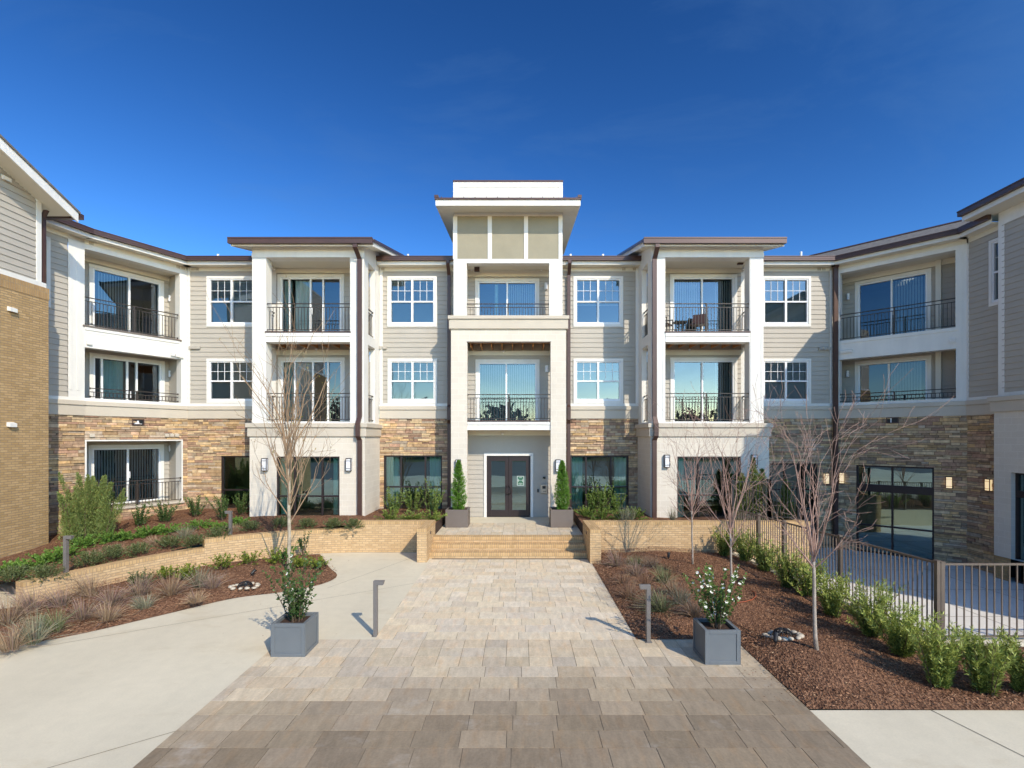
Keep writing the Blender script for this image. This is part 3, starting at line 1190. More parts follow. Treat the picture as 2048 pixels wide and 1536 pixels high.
part(sb, 'siding_wall', 'siding')
sw = MB()
for u_ in (bo[0][0] - .02,):
    q = Pl(*wingB.P(u_, 0, -.33).xy, .866, -.5)
    lap(sw, q, -.9, .02, 1.15, 10.3)
q = Pl(*wingB.P(.12, 0, -1.05).xy, -.866 * -1, -.5)
part(sw, 'siding_wall', 'siding')
pc = MB()
pc.pbox(back, back.u(346.5), back.u(355), 1.15, 10.3, .015, .05)
rq = Pl(*wingB.P(bo[0][1] + .10, 0, -.34).xy, -.866, .5)
rm = MB()
lap(rm, rq, 0, .72, 1.15, 10.3)
part(rm, 'siding_wall', 'siding')
pc.pbox(wingB, -3.4, .5, 10.24, 10.3, -1.03, -.33)
pc.pbox(wingB, -3.4, .5, 10.05, 10.24, -1.02, -.99)
pc.pbox(wingB, -3.4, .5, 6.90, 6.96, -1.03, -.33)
pc.pbox(wingB, -3.4, .5, 3.63, 3.68, -1.03, -.33)
part(pc, 'ceiling', 'cream', split=True)
fl = MB()
for z_ in (1.14, Z2 - .06, Z3 - .06):
    fl.pbox(wingB, -3.4, .4, z_, z_ + .05, -1.03, -.2)
part(fl, 'balcony_floor', 'concrete', split=True)
railing(wingB, bo[0][0] + .03, bo[0][1] - .02, 7.56, 8.56, d=-.08)
railing(wingB, bo[0][0] + .2, bo[0][1] - .0, 5.06, 5.43, d=-.1)
# stone ground floor of the left wing
gB = (wingB.u(169), wingB.u(365), 1.2, 3.62)
ls = MB()
stones(ls, wingB, B_START, 0, .2, 4.5, [gB])
stones(ls, wingA, -1.6, 0, .2, 4.5)
part(ls, 'stone_wall', 'stone', uv=False)
gr = MB()
ring(gr, wingB, gB[0], gB[1], gB[2], gB[3], .05, -.4, .03, bottom=False)
part(gr, 'opening_trim', 'white')
gs = MB()
gs.pbox(wingB, gB[0] - .04, gB[1] + .04, 1.12, 1.2, -.35, .08)
part(gs, 'opening_sill', 'band')
railing(wingB, gB[0] + .05, gB[1] - .05, 1.2, 2.12, d=-.0)
trims(wingB, B_START, 0, frieze=True)
trims(wingA, -1.6, 0, frieze=True)
sA = MB()
wA_ = (au(84), au(98.5))
lap(sA, wingA, -1.6, au(135), 5.0, 10.5, [])
part(sA, 'siding_wall', 'siding')
wt = MB()
wt.pbox(wingA, wA_[1] - .1, wA_[1], 7.9, 10.15, .0, .06)
wt.pbox(wingA, wA_[0], wA_[1], 10.05, 10.15, .0, .06)
part(wt, 'window_trim', 'white')
# brick wing
bw = MB()
flat(bw, brickw, 2.0, 15.26, -.2, 7.84)
flat(bw, Pl(-14.2, 15.26, -1, 0), 0, 6, -.2, 8.19)
part(bw, 'brick_wall', 'brick')
bs = MB()
bs.pbox(brickw, 2.0, 15.275, 7.84, 8.19, -.2, .012)
part(bs, 'soldier_course', 'soldier')
bm2 = MB()
bm2.pbox(brickup, 2, 15.24, 8.19, 8.34, -.1, .16)
bm2.pbox(brickup, 15.06, 15.22, 8.34, 10.9, -.1, .03)
part(bm2, 'corner_trim', 'white', bevel=.005)
bsd = MB()
lap(bsd, brickup, 2, 15.1, 8.34, 10.6)
zz_ = 10.6
while zz_ < 14:
    lap(bsd, brickup, 2, min(15.1, 15.7 - (zz_ + .12 + .05 - 10.69) / .40), zz_, zz_ + .047)
    zz_ += .047
part(bsd, 'siding_wall', 'siding')
# gable roof of the brick wing
zr = lambda y: 10.69 + .40 * (15.7 - y)
def rk(mb, x0, x1, y0, y1, za, zb):
    mb.hexa([(x0, y0, zr(y0) + za), (x1, y0, zr(y0) + za), (x1, y1, zr(y1) + za), (x0, y1, zr(y1) + za)],
            [(x0, y0, zr(y0) + zb), (x1, y0, zr(y0) + zb), (x1, y1, zr(y1) + zb), (x0, y1, zr(y1) + zb)])
m = MB(); rk(m, -20, -13.72, 6, 15.68, -.13, -.08); part(m, 'gable_soffit', 'cream')
m = MB(); rk(m, -13.72, -13.68, 6, 15.7, -.30, -.02); part(m, 'rake_board', 'white')
m = MB(); rk(m, -20, -13.64, 6, 15.74, -.02, .04); part(m, 'gable_roof', 'shingle')
m = MB()
m.box(-20, -13.66, 15.74, 15.88, 10.53, 10.69)
part(m, 'gutter', 'brown')

# ------------------------------------------------------------------ right wing
cu = wingC.u
co = [(cu(1680), cu(1911), Z3, 10.2), (cu(1679), cu(1912), 5.06, 6.78)]
wc = MB()
flat(wc, wingC, 0, C_END, 5.05, 10.5, co, .02, .35)
wc.pbox(wingC, co[0][0] - .05, co[0][1] + .08, 7.40, 7.52, .02, .05)
wc.pbox(wingC, 0.02, C_END, 7.28, 7.30, .02, .03)
wc.pbox(wingC, cu(1916), cu(1924), 5.2, 10.1, .02, .04)
part(wc, 'balcony_frame', 'white')
backC = wingC.off(-1.1)
hol = [slider(backC, backC.u(1710), backC.u(1863), Z3, 10.02, (.5,), None, ((.5, .97),)),
       slider(backC, backC.u(1710), backC.u(1863), Z2, 6.78, (.46,), None, ((.48, .9),))]
sb = MB()
lap(sb, backC, -.6, 4.6, Z2, 10.3, hol)
q = Pl(*wingC.P(co[0][1] - .05, 0, -1.1).xy, -.719 * -1, -.695 * 1)
part(sb, 'siding_wall', 'siding')
pc = MB()
pc.pbox(wingC, backC.u(1872), backC.u(1872) + .16, Z2, 10.3, -1.09, -.95)
pc.pbox(wingC, -.4, 4.3, 10.24, 10.3, -1.08, -.33)
pc.pbox(wingC, -.4, 4.3, 10.05, 10.24, -1.07, -1.04)
pc.pbox(wingC, -.4, 4.3, 6.86, 6.92, -1.08, -.33)
part(pc, 'ceiling', 'cream', split=True)
fl = MB()
for z_ in (Z2 - .06, Z3 - .06):
    fl.pbox(wingC, -.3, 4.3, z_, z_ + .05, -1.08, -.2)
part(fl, 'balcony_floor', 'concrete', split=True)
railing(wingC, co[0][0] + .0, co[0][1] - .0, 7.54, 8.56, d=-.06)
railing(wingC, co[1][0] + .0, co[1][1] - .0, 5.06, 5.42, d=-.1)
# narrow side window on the balcony return
rs = MB()
pr = Pl(*wingC.P(co[0][1] - .02, 0, -1.08).xy, -.719, -.695)
lap(rs, pr, 0, .75, Z2, 10.3)
part(rs, 'siding_wall', 'siding')
gC = (cu(1713), cu(1868), -.7, wingC.z(1713, 930))
rsn = MB()
stones(rsn, wingC, 0, C_END, -.75, 4.5, [gC])
stones(rsn, wingD, 0, 1.3, -.75, 4.5)
part(rsn, 'stone_wall', 'stone', uv=False)
zt = gC[3]
storefront(wingC, *gC, vb=(.48,), hb=(.35,), head=(zt - 1.0, zt - .72))
trims(wingC, 0, C_END)
trims(wingD, 0, 1.3)
sD = MB()
dwu = (wingD.u(1980), wingD.u(1980) + .9, 7.95, 10.1)
hD = twin_window(wingD, *dwu, True, 1)
lap(sD, wingD, .06, 1.5, 5.0, 10.5, [hD])
part(sD, 'siding_wall', 'siding')
cdm = MB()
cdm.pbox(wingD, 0, .07, 5.05, 10.5, -.05, .03)
cdm.pbox(wingE, -15.92, -15.72, 5.05, 10.5, -.3, -.12)
cdm.pbox(wingE, -15.9, -8, 4.96, 5.1, -.2, -.1)
cdm.pbox(wingE, -15.9, -8, 10.35, 10.76, -.2, -.115)
part(cdm, 'corner_trim', 'white', split=True)
eu = wingE.u
eb = MB()
gE = (eu(2022), eu(2022) + 1.9, -.7, wingE.z(2022, 945))
flat(eb, wingE, -15.93, -8, .0, 4.5, [(gE[0], gE[1], .0, gE[3])], 0, .2)
flat(eb, Pl(15, 15.93, 1, 0), 0, .5, -.7, 4.5)
part(eb, 'block_wall', 'block')
ebb = MB()
flat(ebb, wingE, -15.93, -8, -.75, .0, [(gE[0], gE[1], -.8, .0)], .012, 0)
part(ebb, 'brick_base', 'brick')
dE = wingE.off(-.1)
storefront(dE, *gE, vb=(.5,), hb=(), head=(gE[3] - .75, gE[3] - .55))
sE = MB()
lap(sE, wingE.off(-.14), -15.8, -8, 5.1, 10.5)
flat(sE, Pl(15, 8, 1, 0), 0, 12, -.7, 12.5)
flat(sE, Pl(15.2, 15.9, -1, 0), -6, 0, 4.9, 11)
part(sE, 'siding_wall', 'siding')
bE = MB()
bE.pbox(wingE, -16.0, -8, 4.50, 4.83, -.1, .07)
bE.pbox(wingE, -16.05, -8, 4.83, 4.97, -.1, .12)
part(bE, 'cast_band', 'band', bevel=.012)
# eave and roof of the right wing
m = MB(); m.box(14.5, 16, 8 - .3, 16.45, 10.76, 10.81); part(m, 'eave_soffit', 'cream')
m = MB(); m.box(14.47, 14.5, 8 - .3, 16.48, 10.75, 10.93); m.box(14.5, 16, 16.45, 16.48, 10.75, 10.93); part(m, 'eave_fascia', 'white')
m = MB(); m.box(14.33, 14.47, 8 - .3, 16.5, 10.9, 11.06); m.box(14.31, 14.33, 7.7, 16.5, 11.03, 11.07); part(m, 'gutter', 'brown')
m = MB()
m.hexa([(14.4, 7.6, 10.94), (26, 7.6, 16.2), (26, 16.55, 16.2), (14.4, 16.55, 10.94)],
       [(14.4, 7.6, 11.0), (26, 7.6, 16.26), (26, 16.55, 16.26), (14.4, 16.55, 11.0)])
part(m, 'right_roof', 'shingle')
# roofs behind the eaves
m = MB()
def back_roof(pl, u0, u1, sl, depth, over=.38, spread=(0, 0)):
    P = pl.P
    zb = 10.69 + sl * (depth + over)
    m.hexa([P(u0, 10.67, over + .02), P(u1, 10.67, over + .02), P(u1 + spread[1], zb, -depth), P(u0 - spread[0], zb, -depth)],
           [P(u0, 10.72, over + .02), P(u1, 10.72, over + .02), P(u1 + spread[1], zb + .05, -depth), P(u0 - spread[0], zb + .05, -depth)])
back_roof(main, -13.3, 12.6, .25, 7)
back_roof(wingB, B_START, .0, .2, 5)
back_roof(wingA, -1.6, .0, .2, 4)
back_roof(wingC, -.1, C_END, .42, 2.6, spread=(1.5, 0))
part(m, 'roof', 'shingle')
m = MB()
P = wingC.P
m.tube([P(-1.6, 11.98, -2.6), P(C_END, 11.98, -2.6)], .07, 6)
part(m, 'ridge_cap', 'brown')

# corner boards of the main facade
m = MB()
for x in (-5.55, 4.68):
    m.pbox(main, x, x + .12, 5.06, 10.5, .0, .045)
for x in (-13.2, 12.44):
    m.pbox(main, x, x + .08, 5.06, 10.5, .0, .045)
part(m, 'corner_trim', 'white', split=True)


# downspouts
def downspout(pts, w_=.10, dp=.08):
    m = MB()
    for (x0, y0, z0), (x1, y1, z1) in zip(pts, pts[1:]):
        h = w_ / 2
        m.hexa([(x1 - h, y1 - dp, z1), (x1 + h, y1 - dp, z1), (x1 + h, y1, z1), (x1 - h, y1, z1)],
               [(x0 - h, y0 - dp, z0), (x0 + h, y0 - dp, z0), (x0 + h, y0, z0), (x0 - h, y0, z0)])
    return part(m, 'downspout', 'brown')


xl = bu(720.5)
downspout([(bu(711) * .98, 17.84, 10.6), (bu(711) * .98, 17.84, 10.4), (xl, YF - .02, 10.1), (xl, YF - .02, 4.45), (xl - .03, YF - .14, 4.2), (xl - .03, YF - .14, 3.75), (xl, YF - .01, 3.6), (xl, YF - .01, .5)], .155, .09)
xr = bu(1308)
downspout([(bu(1314) * .98, 17.84, 10.6), (bu(1314) * .98, 17.84, 10.4), (xr, YF - .02, 10.1), (xr, YF - .02, 4.45), (xr + .03, YF - .14, 4.2), (xr + .03, YF - .14, 3.75), (xr, YF - .01, 3.6), (xr, YF - .01, .5)], .155, .09)
for xx in (um(899), um(1137)):
    downspout([(xx, 19.75, 10.63), (xx, 19.75, 10.5), (xx, YB - .06, 10.15), (xx, YB - .06, 5.0), (xx, YB - .16, 4.9), (xx, YB - .16, 4.4), (xx, YB - .05, 4.25), (xx, YB - .05, .55)], .13, .09)
xx = um(1664)
downspout([(xx, 19.85, 10.63), (xx, YB - .18, 10.4), (xx, YB - .18, -.6)], .16, .1)
downspout([(-14.35, 15.4, 10.6), (-14.45, 15.4, 10.4), (-14.45, 15.4, 8.25)], .1, .1)

# vent hoods: little boxed scoops on the walls
def hood(pl, u, z, w_=.16):
    m = MB()
    P = pl.P
    m.hexa([P(u, z - .07, .1), P(u + w_, z - .07, .1), P(u + w_, z - .05, .0), P(u, z - .05, 0)],
           [P(u, z + .03, .1), P(u + w_, z + .03, .1), P(u + w_, z + .07, .0), P(u, z + .07, 0)])
    return m


for pl, px, py, mt in [(main, 380, 695, 'siding'), (main, 387.5, 695, 'siding'), (main, 395, 695, 'siding'), (main, 758, 695, 'siding'), (main, 767, 695, 'siding'),
                       (main, 1636, 697, 'siding'), (main, 1644, 697, 'siding'), (main, 1652, 697, 'siding'), (wingB, 172, 685, 'white'), (wingB, 340, 708, 'white'), (wingB, 349, 710, 'white'),
                       (wingB, 357, 712, 'white'), (wingC, 1681, 704, 'white'), (wingC, 1689, 703, 'white'), (wingC, 1697, 702, 'white'), (wingC, 1900, 682, 'white'),
                       (wingB, 177, 870, 'band'), (wingB, 328, 870, 'band'), (wingB, 338, 870, 'band'), (wingB, 348, 870, 'band')]:
    m = hood(pl, pl.u(px), pl.z(px, py), .14)
    part(m, 'vent_hood', mt)
for px, py, pl in ((14, 617, brickw), (13, 849, brickw), (2, 353, brickup)):
    u = pl.u(px)
    m = hood(pl, u, pl.z(px, py), .2)
    part(m, 'vent_hood', 'white')
# dark soffit vents under the eave
for pl, pxs in ((main, (384, 392, 751, 763, 1244, 1265, 1634, 1643, 1658)), (wingB, (352, 362, 372, 177))):
    for px in pxs:
        m = MB()
        u = pl.u(px)
        m.pbox(pl, u, u + .13, 10.37, 10.465, .03, .05)
        part(m, 'soffit_vent', 'stone_pale')
# roof vent pipes
for k, (px, y) in enumerate(((436, 21), (816, 21), (1141, 21), (1206, 21), (1602, 21))):
    m = MB()
    x = (px - VX) / F * y
    m.tube([(x, y, 10.8), (x, y, 11.32 if px != 1602 else 11.42)], .045, 10)
    part(m, 'vent_pipe', 'vinyl')
# framed wall grilles on the stone band
for pl, px0, px1, py in ((wingB, 263, 287, 844), (wingC, 1773, 1798, 841)):
    u0, u1, z_ = pl.u(px0), pl.u(px1), pl.z(px0, py)
    m = MB()
    ring(m, pl, u0, u1, z_ - .11, z_ + .11, .03, .0, .07)
    g_ = part(m, 'wall_grille', 'brown')
    m = MB()
    m.pbox(pl, u0 + .03, u1 - .03, z_ - .08, z_ + .08, .03, .045)
    part(m, 'grille_plate', 'black', g_)
    m = MB()
    if px0 == 263:
        m.pbox(pl, u0 + .1, u1 - .16, z_ - .055, z_ - .02, .045, .052)
        m.pbox(pl, u0 + .16, u0 + .21, z_ - .02, z_ + .05, .045, .052)
        m.pbox(pl, u0 + .06, u1 - .07, z_ - .072, z_ - .058, .045, .05)
    else:
        m.pbox(pl, u0 + .13, u0 + .16, z_ - .08, z_ + .08, .045, .052)
    part(m, 'grille_mark', 'vinyl', g_)

# ------------------------------------------------------------------ ground, paths, beds
def arc_pts(P, n=8):
    """Catmull-Rom through the points"""
    res = []
    Q = [P[0]] + list(P) + [P[-1]]
    for i in range(1, len(Q) - 2):
        p0, p1, p2, p3 = [Vector((*q, 0)) for q in Q[i - 1:i + 3]]
        for k in range(n):
            t = k / n
            res.append(.5 * ((2 * p1) + (-p0 + p2) * t + (2 * p0 - 5 * p1 + 4 * p2 - p3) * t * t + (-p0 + 3 * p1 - 3 * p2 + p3) * t ** 3))
    res.append(Vector((*P[-1], 0)))
    return [(v.x, v.y) for v in res]


PX0, PX1 = -2.64, 2.155             # upper path
LX0, LX1, YS = -4.32, 3.95, 9.24    # wide paving in front
g = MB()
for x0, x1, y0, y1 in ((-300, 7.2, -300, 400), (16, 300, -300, 400), (7.2, 16, -300, 7.0), (7.2, 16, 20.6, 400)):
    g.face([(x0, y0, -.3), (x1, y0, -.3), (x1, y1, -.3), (x0, y1, -.3)])
kind(g.build('ground', 'grass'))
g = MB()
g.box(-300, 300, -42, -9, -.29, -.16)
kind(g.build('road', 'asphalt'))
g = MB()
g.box(-40, -2.64, -8, 16.25, -.28, 0)
g.box(-2.64, 3.95, -8, 15.5, -.28, -.012)
kind(g.build('sidewalk', 'concrete'))
g = MB()
g.box(3.955, 30, 4.2, 6.86, -.28, -.004)
g.box(3.955, 30, -8, 4.196, -.28, -.006)
kind(g.build('pavement', 'concrete'))
# expansion joints of the walk, as shallow dark lines
g = MB()
g.box(7.2, 15.6, 9.2, 20.25, -.95, -.7)
kind(g.build('patio', 'patio'))
g = MB()
for k in range(5):
    y = 10.2 + k * 2.2
    g.box(7.5, 15.2, y, y + .012, -.70, -.697)
for x in (9.2, 11.4, 13.6):
    g.box(x, x + .012, 9.4, 20, -.70, -.6968)
kind(g.build('patio_joints', 'joint'))
g = MB()
def strip(mb, p, q, w_, z):
    d = (Vector(q) - Vector(p)).normalized()
    n = Vector((-d.y, d.x)) * w_ / 2
    p, q = Vector(p), Vector(q)
    mb.face([(*(p - n), z), (*(q - n), z), (*(q + n), z), (*(p + n), z)])
for p, q in (((-9.5, 8.2), (-2.66, 12.8)), ((-7.2, 4.2), (-2.66, 7.6)), ((-9, 5.9), (-4.34, 5.3)), ((-4.7, 12.4), (-3.1, 15.9))):
    strip(g, p, q, .010, .0035)
strip(g, (5.6, 6.86), (6.3, 4.2), .012, .0015)
kind(g.build('sidewalk_joints', 'joint'))

# pavers
g = MB()
g.box(LX0, LX1, 3.0, YS, -.01, .0)
g.box(PX0, PX1, YS, 15.44, -.01, .0005)
kind(g.build('paving_bed', 'joint'))
PAV = [(.45, .39, .305), (.44, .38, .305), (.455, .395, .305), (.42, .37, .305), (.45, .40, .325), (.445, .375, .285), (.41, .365, .31), (.47, .42, .35)]


def paver_rows(mb, x0, x1, y, rows, dark, z=.006):
    for (typ, h, sgn) in rows:
        L = .575 if typ == 'l' else .383
        off_ = random.uniform(0, L) if typ == 'l' else 0.1
        x = x0 - off_
        ya, yb = (y, y + h) if sgn > 0 else (y - h, y)
        while x < x1:
            a, b = max(x, x0), min(x + L, x1)
            if b - a > .03:
                c = random.choice(PAV)
                dk = dark((a + b) / 2, (ya + yb) / 2)
                f = random.uniform(.93, 1.06) * dk[0]
                f *= 1.22
                c = tuple((k * (1 - dk[1]) + q * dk[1]) * f * w for k, q, w in zip(c, (.40, .31, .22), (1.02, .985, .90)))
                zz = z + random.uniform(-.0012, .0012)
                e = .0038
                mb.box(a + e, b - e, ya + e, yb - e, .0005, zz, c)
            x += L
        y = yb if sgn > 0 else ya


def tone_front(x, y):
    """pavers grow gradually darker and browner toward the front rows"""
    lim = 5.3 + .16 * (x + 4.3) + random.gauss(0, .2)
    k = max(0, min(1, (y - lim) / 2.7))
    k = k * k * (3 - 2 * k)
    return (.53 + .56 * k + random.uniform(-.05, .06), .75 - .6 * k)


mb = MB()
paver_rows(mb, LX0, LX1, YS, [('s', .362, -1)] * 3 + [('l', .357, -1)] * 15, tone_front)
paver_rows(mb, PX0, PX1, YS, [('l', .357, 1)] * 6 + [('s', .357, 1)] * 3 + [('l', .357, 1)] * 5 + [('s', .357, 1)] * 3, lambda x, y: (1.24, 0))
kind(mb.build('paving', 'paver', uv=False))

# steps and landing
SX0, SX1 = -2.72, 2.10
st = thing('brick_steps', 'three tan brick steps rising from the paved path to the entrance landing', 'steps', (-.3, 15.5, 0))
def sub(mb, name, mat, root, **kw):
    o = mb.build(name, mat, root, **kw)
    o.location = -root.location
    return o
for k, y in enumerate((15.44, 15.80, 16.15)):
    z = .175 * (k + 1)
    m = MB()
    m.box(SX0 + .002, SX1 - .002, y, y + .45 if k < 2 else y + .34, z - .175, z - .105)
    sub(m, 'riser', 'brick_wall', st)
    m = MB()
    m.box(SX0 + .002, SX1 - .002, y - .015, y + .36 if k < 2 else y + .34, z - .104, z)
    sub(m, 'tread', 'rowlock', st, bevel=.006)
mb = MB()
paver_rows(mb, SX0, SX1, 16.495, [('s', .46, 1)] * 5, lambda x, y: (1.12, 0), z=.525)
kind(mb.build('landing', 'paver', uv=False))
g = MB()
g.box(SX0, SX1, 16.48, 18.8, .0, .519)
kind(g.build('landing_base', 'joint'))
g = MB()
g.box(SX0, SX1, 18.8, YB - .03, .0, .523)
kind(g.build('porch_floor', 'concrete'))


# garden walls
def wall_run(mb, pts, z0, z1, th=.30, cap=None):
    """thick wall along a polyline (the face is on the left of the run, thickness behind)"""
    P = [Vector(p) for p in pts]
    N = []
    for i in range(len(P)):
        d = (P[min(i + 1, len(P) - 1)] - P[max(i - 1, 0)]).normalized()
        N.append(Vector((-d.y, d.x)))
    for i in range(len(P) - 1):
        a, b, c, d = P[i], P[i + 1], P[i + 1] + N[i + 1] * th, P[i] + N[i] * th
        mb.hexa([(*a, z0), (*b, z0), (*c, z0), (*d, z0)], [(*a, z1), (*b, z1), (*c, z1), (*d, z1)])


CURVE = arc_pts([(-10.89, 11.1), (-10.4, 12.26), (-9.84, 13.47), (-8.9, 14.75), (-6.9, 15.93), (-5.37, 16.26)], 8)
# split the curve where the wall steps down
lowc = [p for p in CURVE if p[0] <= -8.95]
midc = [lowc[-1]] + [p for p in CURVE if p[0] > -8.95]
lw = thing('garden_wall', 'long curved tan brick retaining wall stepping down to the left of the entrance steps', 'wall', (-6.9, 16, 0))
for nm, pts, zt in (('low_section', lowc, .5), ('middle_section', midc, .75), ('high_section', [(-5.37, 16.26), (-3.0, 16.26), (SX0 - .002, 16.26)], 1.0)):
    m = MB(); wall_run(m, pts, -.05, zt - .105); sub(m, nm, 'brick_wall', lw)
    m = MB()
    P_ = [Vector(p) for p in pts]
    wall_run(m, pts, zt - .104, zt, .305)
    sub(m, 'cap_course', 'rowlock', lw)
m = MB(); m.box(-3.006, SX0, 14.95, 16.255, -.02, .895); sub(m, 'end_pier', 'brick_wall', lw)
m = MB(); m.box(-3.008, SX0 + .002, 14.945, 16.255, .896, 1.0); sub(m, 'pier_cap', 'rowlock', lw)
rw = thing('garden_wall', 'straight tan brick retaining wall to the right of the entrance steps behind the mulch bed', 'wall', (4.5, 16.2, 0))
m = MB(); m.box(2.10, 9.35, 16.2, 16.5, -.75, .895); sub(m, 'long_section', 'brick_wall', rw)
m = MB(); m.box(2.10, 9.36, 16.195, 16.505, .896, 1.0); sub(m, 'cap_course', 'rowlock', rw)
m = MB(); m.box(2.10, 2.42, 14.8, 16.195, -.02, .895); sub(m, 'end_pier', 'brick_wall', rw)
m = MB(); m.box(2.098, 2.422, 14.795, 16.194, .896, 1.0); sub(m, 'pier_cap', 'rowlock', rw)
m = MB(); m.box(9.05, 9.35, 16.5, 18.4, -.75, 1.0); sub(m, 'return_section', 'brick_wall', rw)
# tiny step lights in the piers
for x, s, root in ((SX0, 1, lw), (SX1, -1, rw)):
    m = MB()
    m.box(min(x, x + s * .012), max(x, x + s * .012), 15.55, 15.68, .72, .80)
    sub(m, 'step_light', 'bronze', root)
# low kerb wall carrying the fence
kb = thing('kerb_wall', 'low concrete kerb wall carrying the brown metal fence beside the sunken patio', 'wall', (7.2, 12, 0))
m = MB(); m.hexa([(7.42, 9.0, -.95), (7.72, 9.0, -.95), (6.98, 16.18, -.95), (6.68, 16.18, -.95)], [(7.42, 9.0, .03), (7.72, 9.0, .03), (6.98, 16.18, .03), (6.68, 16.18, .03)])
sub(m, 'side_section', 'concrete', kb)
m = MB(); m.box(7.725, 16.5, 9.0, 9.25, -.95, .03); sub(m, 'front_section', 'concrete', kb)
m = MB(); m.box(7.5, 16.5, 8.97, 8.995, -.2, -.06); sub(m, 'sandstone_face', 'stone_pale', kb)


# mulch beds
def hmap(x, y, s=1.0):
    return .035 * s * (math.sin(x * 1.9 + y * .7) + math.sin(y * 2.3 - x * 1.1)) + .012 * s * math.sin(x * 7 + y * 5) * math.sin(y * 6 - x * 4)


def bed_right(x, y):
    e = min(x - PX1 if y > 9.15 else x - 3.95, y - 6.86, 16.2 - y, 7.0 - x + (16.2 - y) * .1)
    if y < 9.15 and x < 5:
        e = min(e, x - 3.95)
    k = max(0, min(1, e / .5))
    return .01 + k * (.07 + hmap(x, y)) + .16 * math.exp(-((x - 5.2) ** 2 + (y - 8.7) ** 2) / .9) + .10 * math.exp(-((x - 4.3) ** 2 + (y - 15.6) ** 2) / 2.5)


def bed_upper(x, y):
    z = .42 + .03 * (x + 10.9) + .07 * max(0, y - 13)
    return max(.3, min(.9, z)) + hmap(x, y, .5)


ISL = arc_pts([(-12.6, 8.9), (-10.4, 8.52), (-8.2, 9.45), (-7.8, 9.6), (-7.85, 10.7), (-6.6, 11.85), (-5.35, 12.2), (-4.75, 13.1), (-5.15, 13.95), (-5.6, 15.2), (-6.2, 15.9)], 6)


def isl_z(x, y, e):
    return .008 + max(0, min(1, e / .45)) * (.10 + hmap(x, y, .7))


def poly_bed(name, poly, zf, step=.16):
    """grid mesh clipped to a polygon outline by pulling the rim vertices onto it"""
    import mathutils
    xs = [p[0] for p in poly]
    ys = [p[1] for p in poly]

    def inside(x, y):
        c = False
        j = len(poly) - 1
        for i in range(len(poly)):
            if (poly[i][1] > y) != (poly[j][1] > y) and x < (poly[j][0] - poly[i][0]) * (y - poly[i][1]) / (poly[j][1] - poly[i][1]) + poly[i][0]:
                c = not c
            j = i
        return c

    def edge(x, y):
        best = (9e9, None)
        for i in range(len(poly)):
            a, b = Vector(poly[i]), Vector(poly[(i + 1) % len(poly)])
            ab = b - a
            t = max(0, min(1, (Vector((x, y)) - a).dot(ab) / max(ab.length_squared, 1e-9)))
            q = a + ab * t
            d = (Vector((x, y)) - q).length
            if d < best[0]:
                best = (d, q)
        return best

    mb = MB()
    idx = {}
    nx, ny = int((max(xs) - min(xs)) / step) + 2, int((max(ys) - min(ys)) / step) + 2
    ins = {}
    for i in range(nx + 1):
        for j in range(ny + 1):
            x, y = min(xs) - step / 2 + i * step, min(ys) - step / 2 + j * step
            ins[i, j] = inside(x, y)

    def vert(i, j):
        if (i, j) in idx:
            return idx[i, j]
        x, y = min(xs) - step / 2 + i * step, min(ys) - step / 2 + j * step
        d, q = edge(x, y)
        if not ins[i, j]:
            x, y, d = q.x, q.y, 0
        idx[i, j] = len(mb.v)
        mb.v.append((x, y, zf(x, y, d)))
        return idx[i, j]

    for i in range(nx):
        for j in range(ny):
            cs_ = [(i, j), (i + 1, j), (i + 1, j + 1), (i, j + 1)]
            if any(ins[c] for c in cs_):
                mb.f.append(tuple(vert(*c) for c in cs_))
                mb.c.append(None)
    o = mb.build(name, 'mulch', uv=False, smooth=True)
    return kind(o), inside


RB = [(3.96, 6.87), (16, 6.75), (16, 8.98), (7.43, 8.99), (6.7, 16.2), (2.42, 16.2), (2.42, 14.8), (2.16, 14.8), (2.16, 9.25), (3.96, 9.25)]
def zr_bed(x, y, e):
    k = max(0, min(1, e / .5))
    z = .008 + k * (.06 + hmap(x, y)) + k * (.14 * math.exp(-((x - 5.2) ** 2 + (y - 8.6) ** 2) / .9) + .10 * math.exp(-((x - 4.3) ** 2 + (y - 15.4) ** 2) / 2.5))
    return z - max(0, min(.12, (x - 8) * .03))
ob, in_right = poly_bed('mulch_bed', RB, zr_bed)
ISLP = ISL + [(-6.9, 15.9), (-8.9, 14.72), (-9.84, 13.44), (-10.4, 12.24), (-10.95, 10.9), (-12.6, 9.6)]
ISLP = [(-14.5, 8.7)] + arc_pts([(-12.4, 8.62), (-10.1, 8.68), (-9.0, 8.95), (-8.2, 9.55), (-7.35, 10.6), (-6.55, 11.6), (-5.6, 12.1), (-4.95, 12.75), (-4.85, 13.5), (-5.4, 14.4), (-6.0, 15.5), (-6.3, 16.0)], 5) + [(-6.9, 15.9), (-8.9, 14.72), (-9.84, 13.44), (-10.4, 12.24), (-10.9, 11.1), (-11.4, 10.6), (-14.5, 10.2)]
oi, in_isl = poly_bed('mulch_bed', ISLP, isl_z)
UP = [(-14.2, 12.1), (-11.0, 11.45)] + [(p[0] - .2, p[1] + .22) for p in CURVE] + [(-5.4, 16.5), (-2.73, 16.5), (-2.73, 20.15), (-13.3, 20.1), (-15.2, 17.2), (-15.2, 15.3), (-14.2, 15.3)]
def zu(x, y, e):
    z = bed_upper(x, y)
    if x > -5.6:
        z = min(z, .86)
    return z
ou, in_up = poly_bed('mulch_bed', UP, zu)
UR = [(2.11, 16.5), (9.1, 16.5), (9.1, 20.15), (2.11, 20.15)]
orr, in_ur = poly_bed('mulch_bed', UR, lambda x, y, e: .84 + hmap(x, y, .5))
g = MB()
g.box(-2.735, -2.72, 16.52, YB - .2, .1, .86)
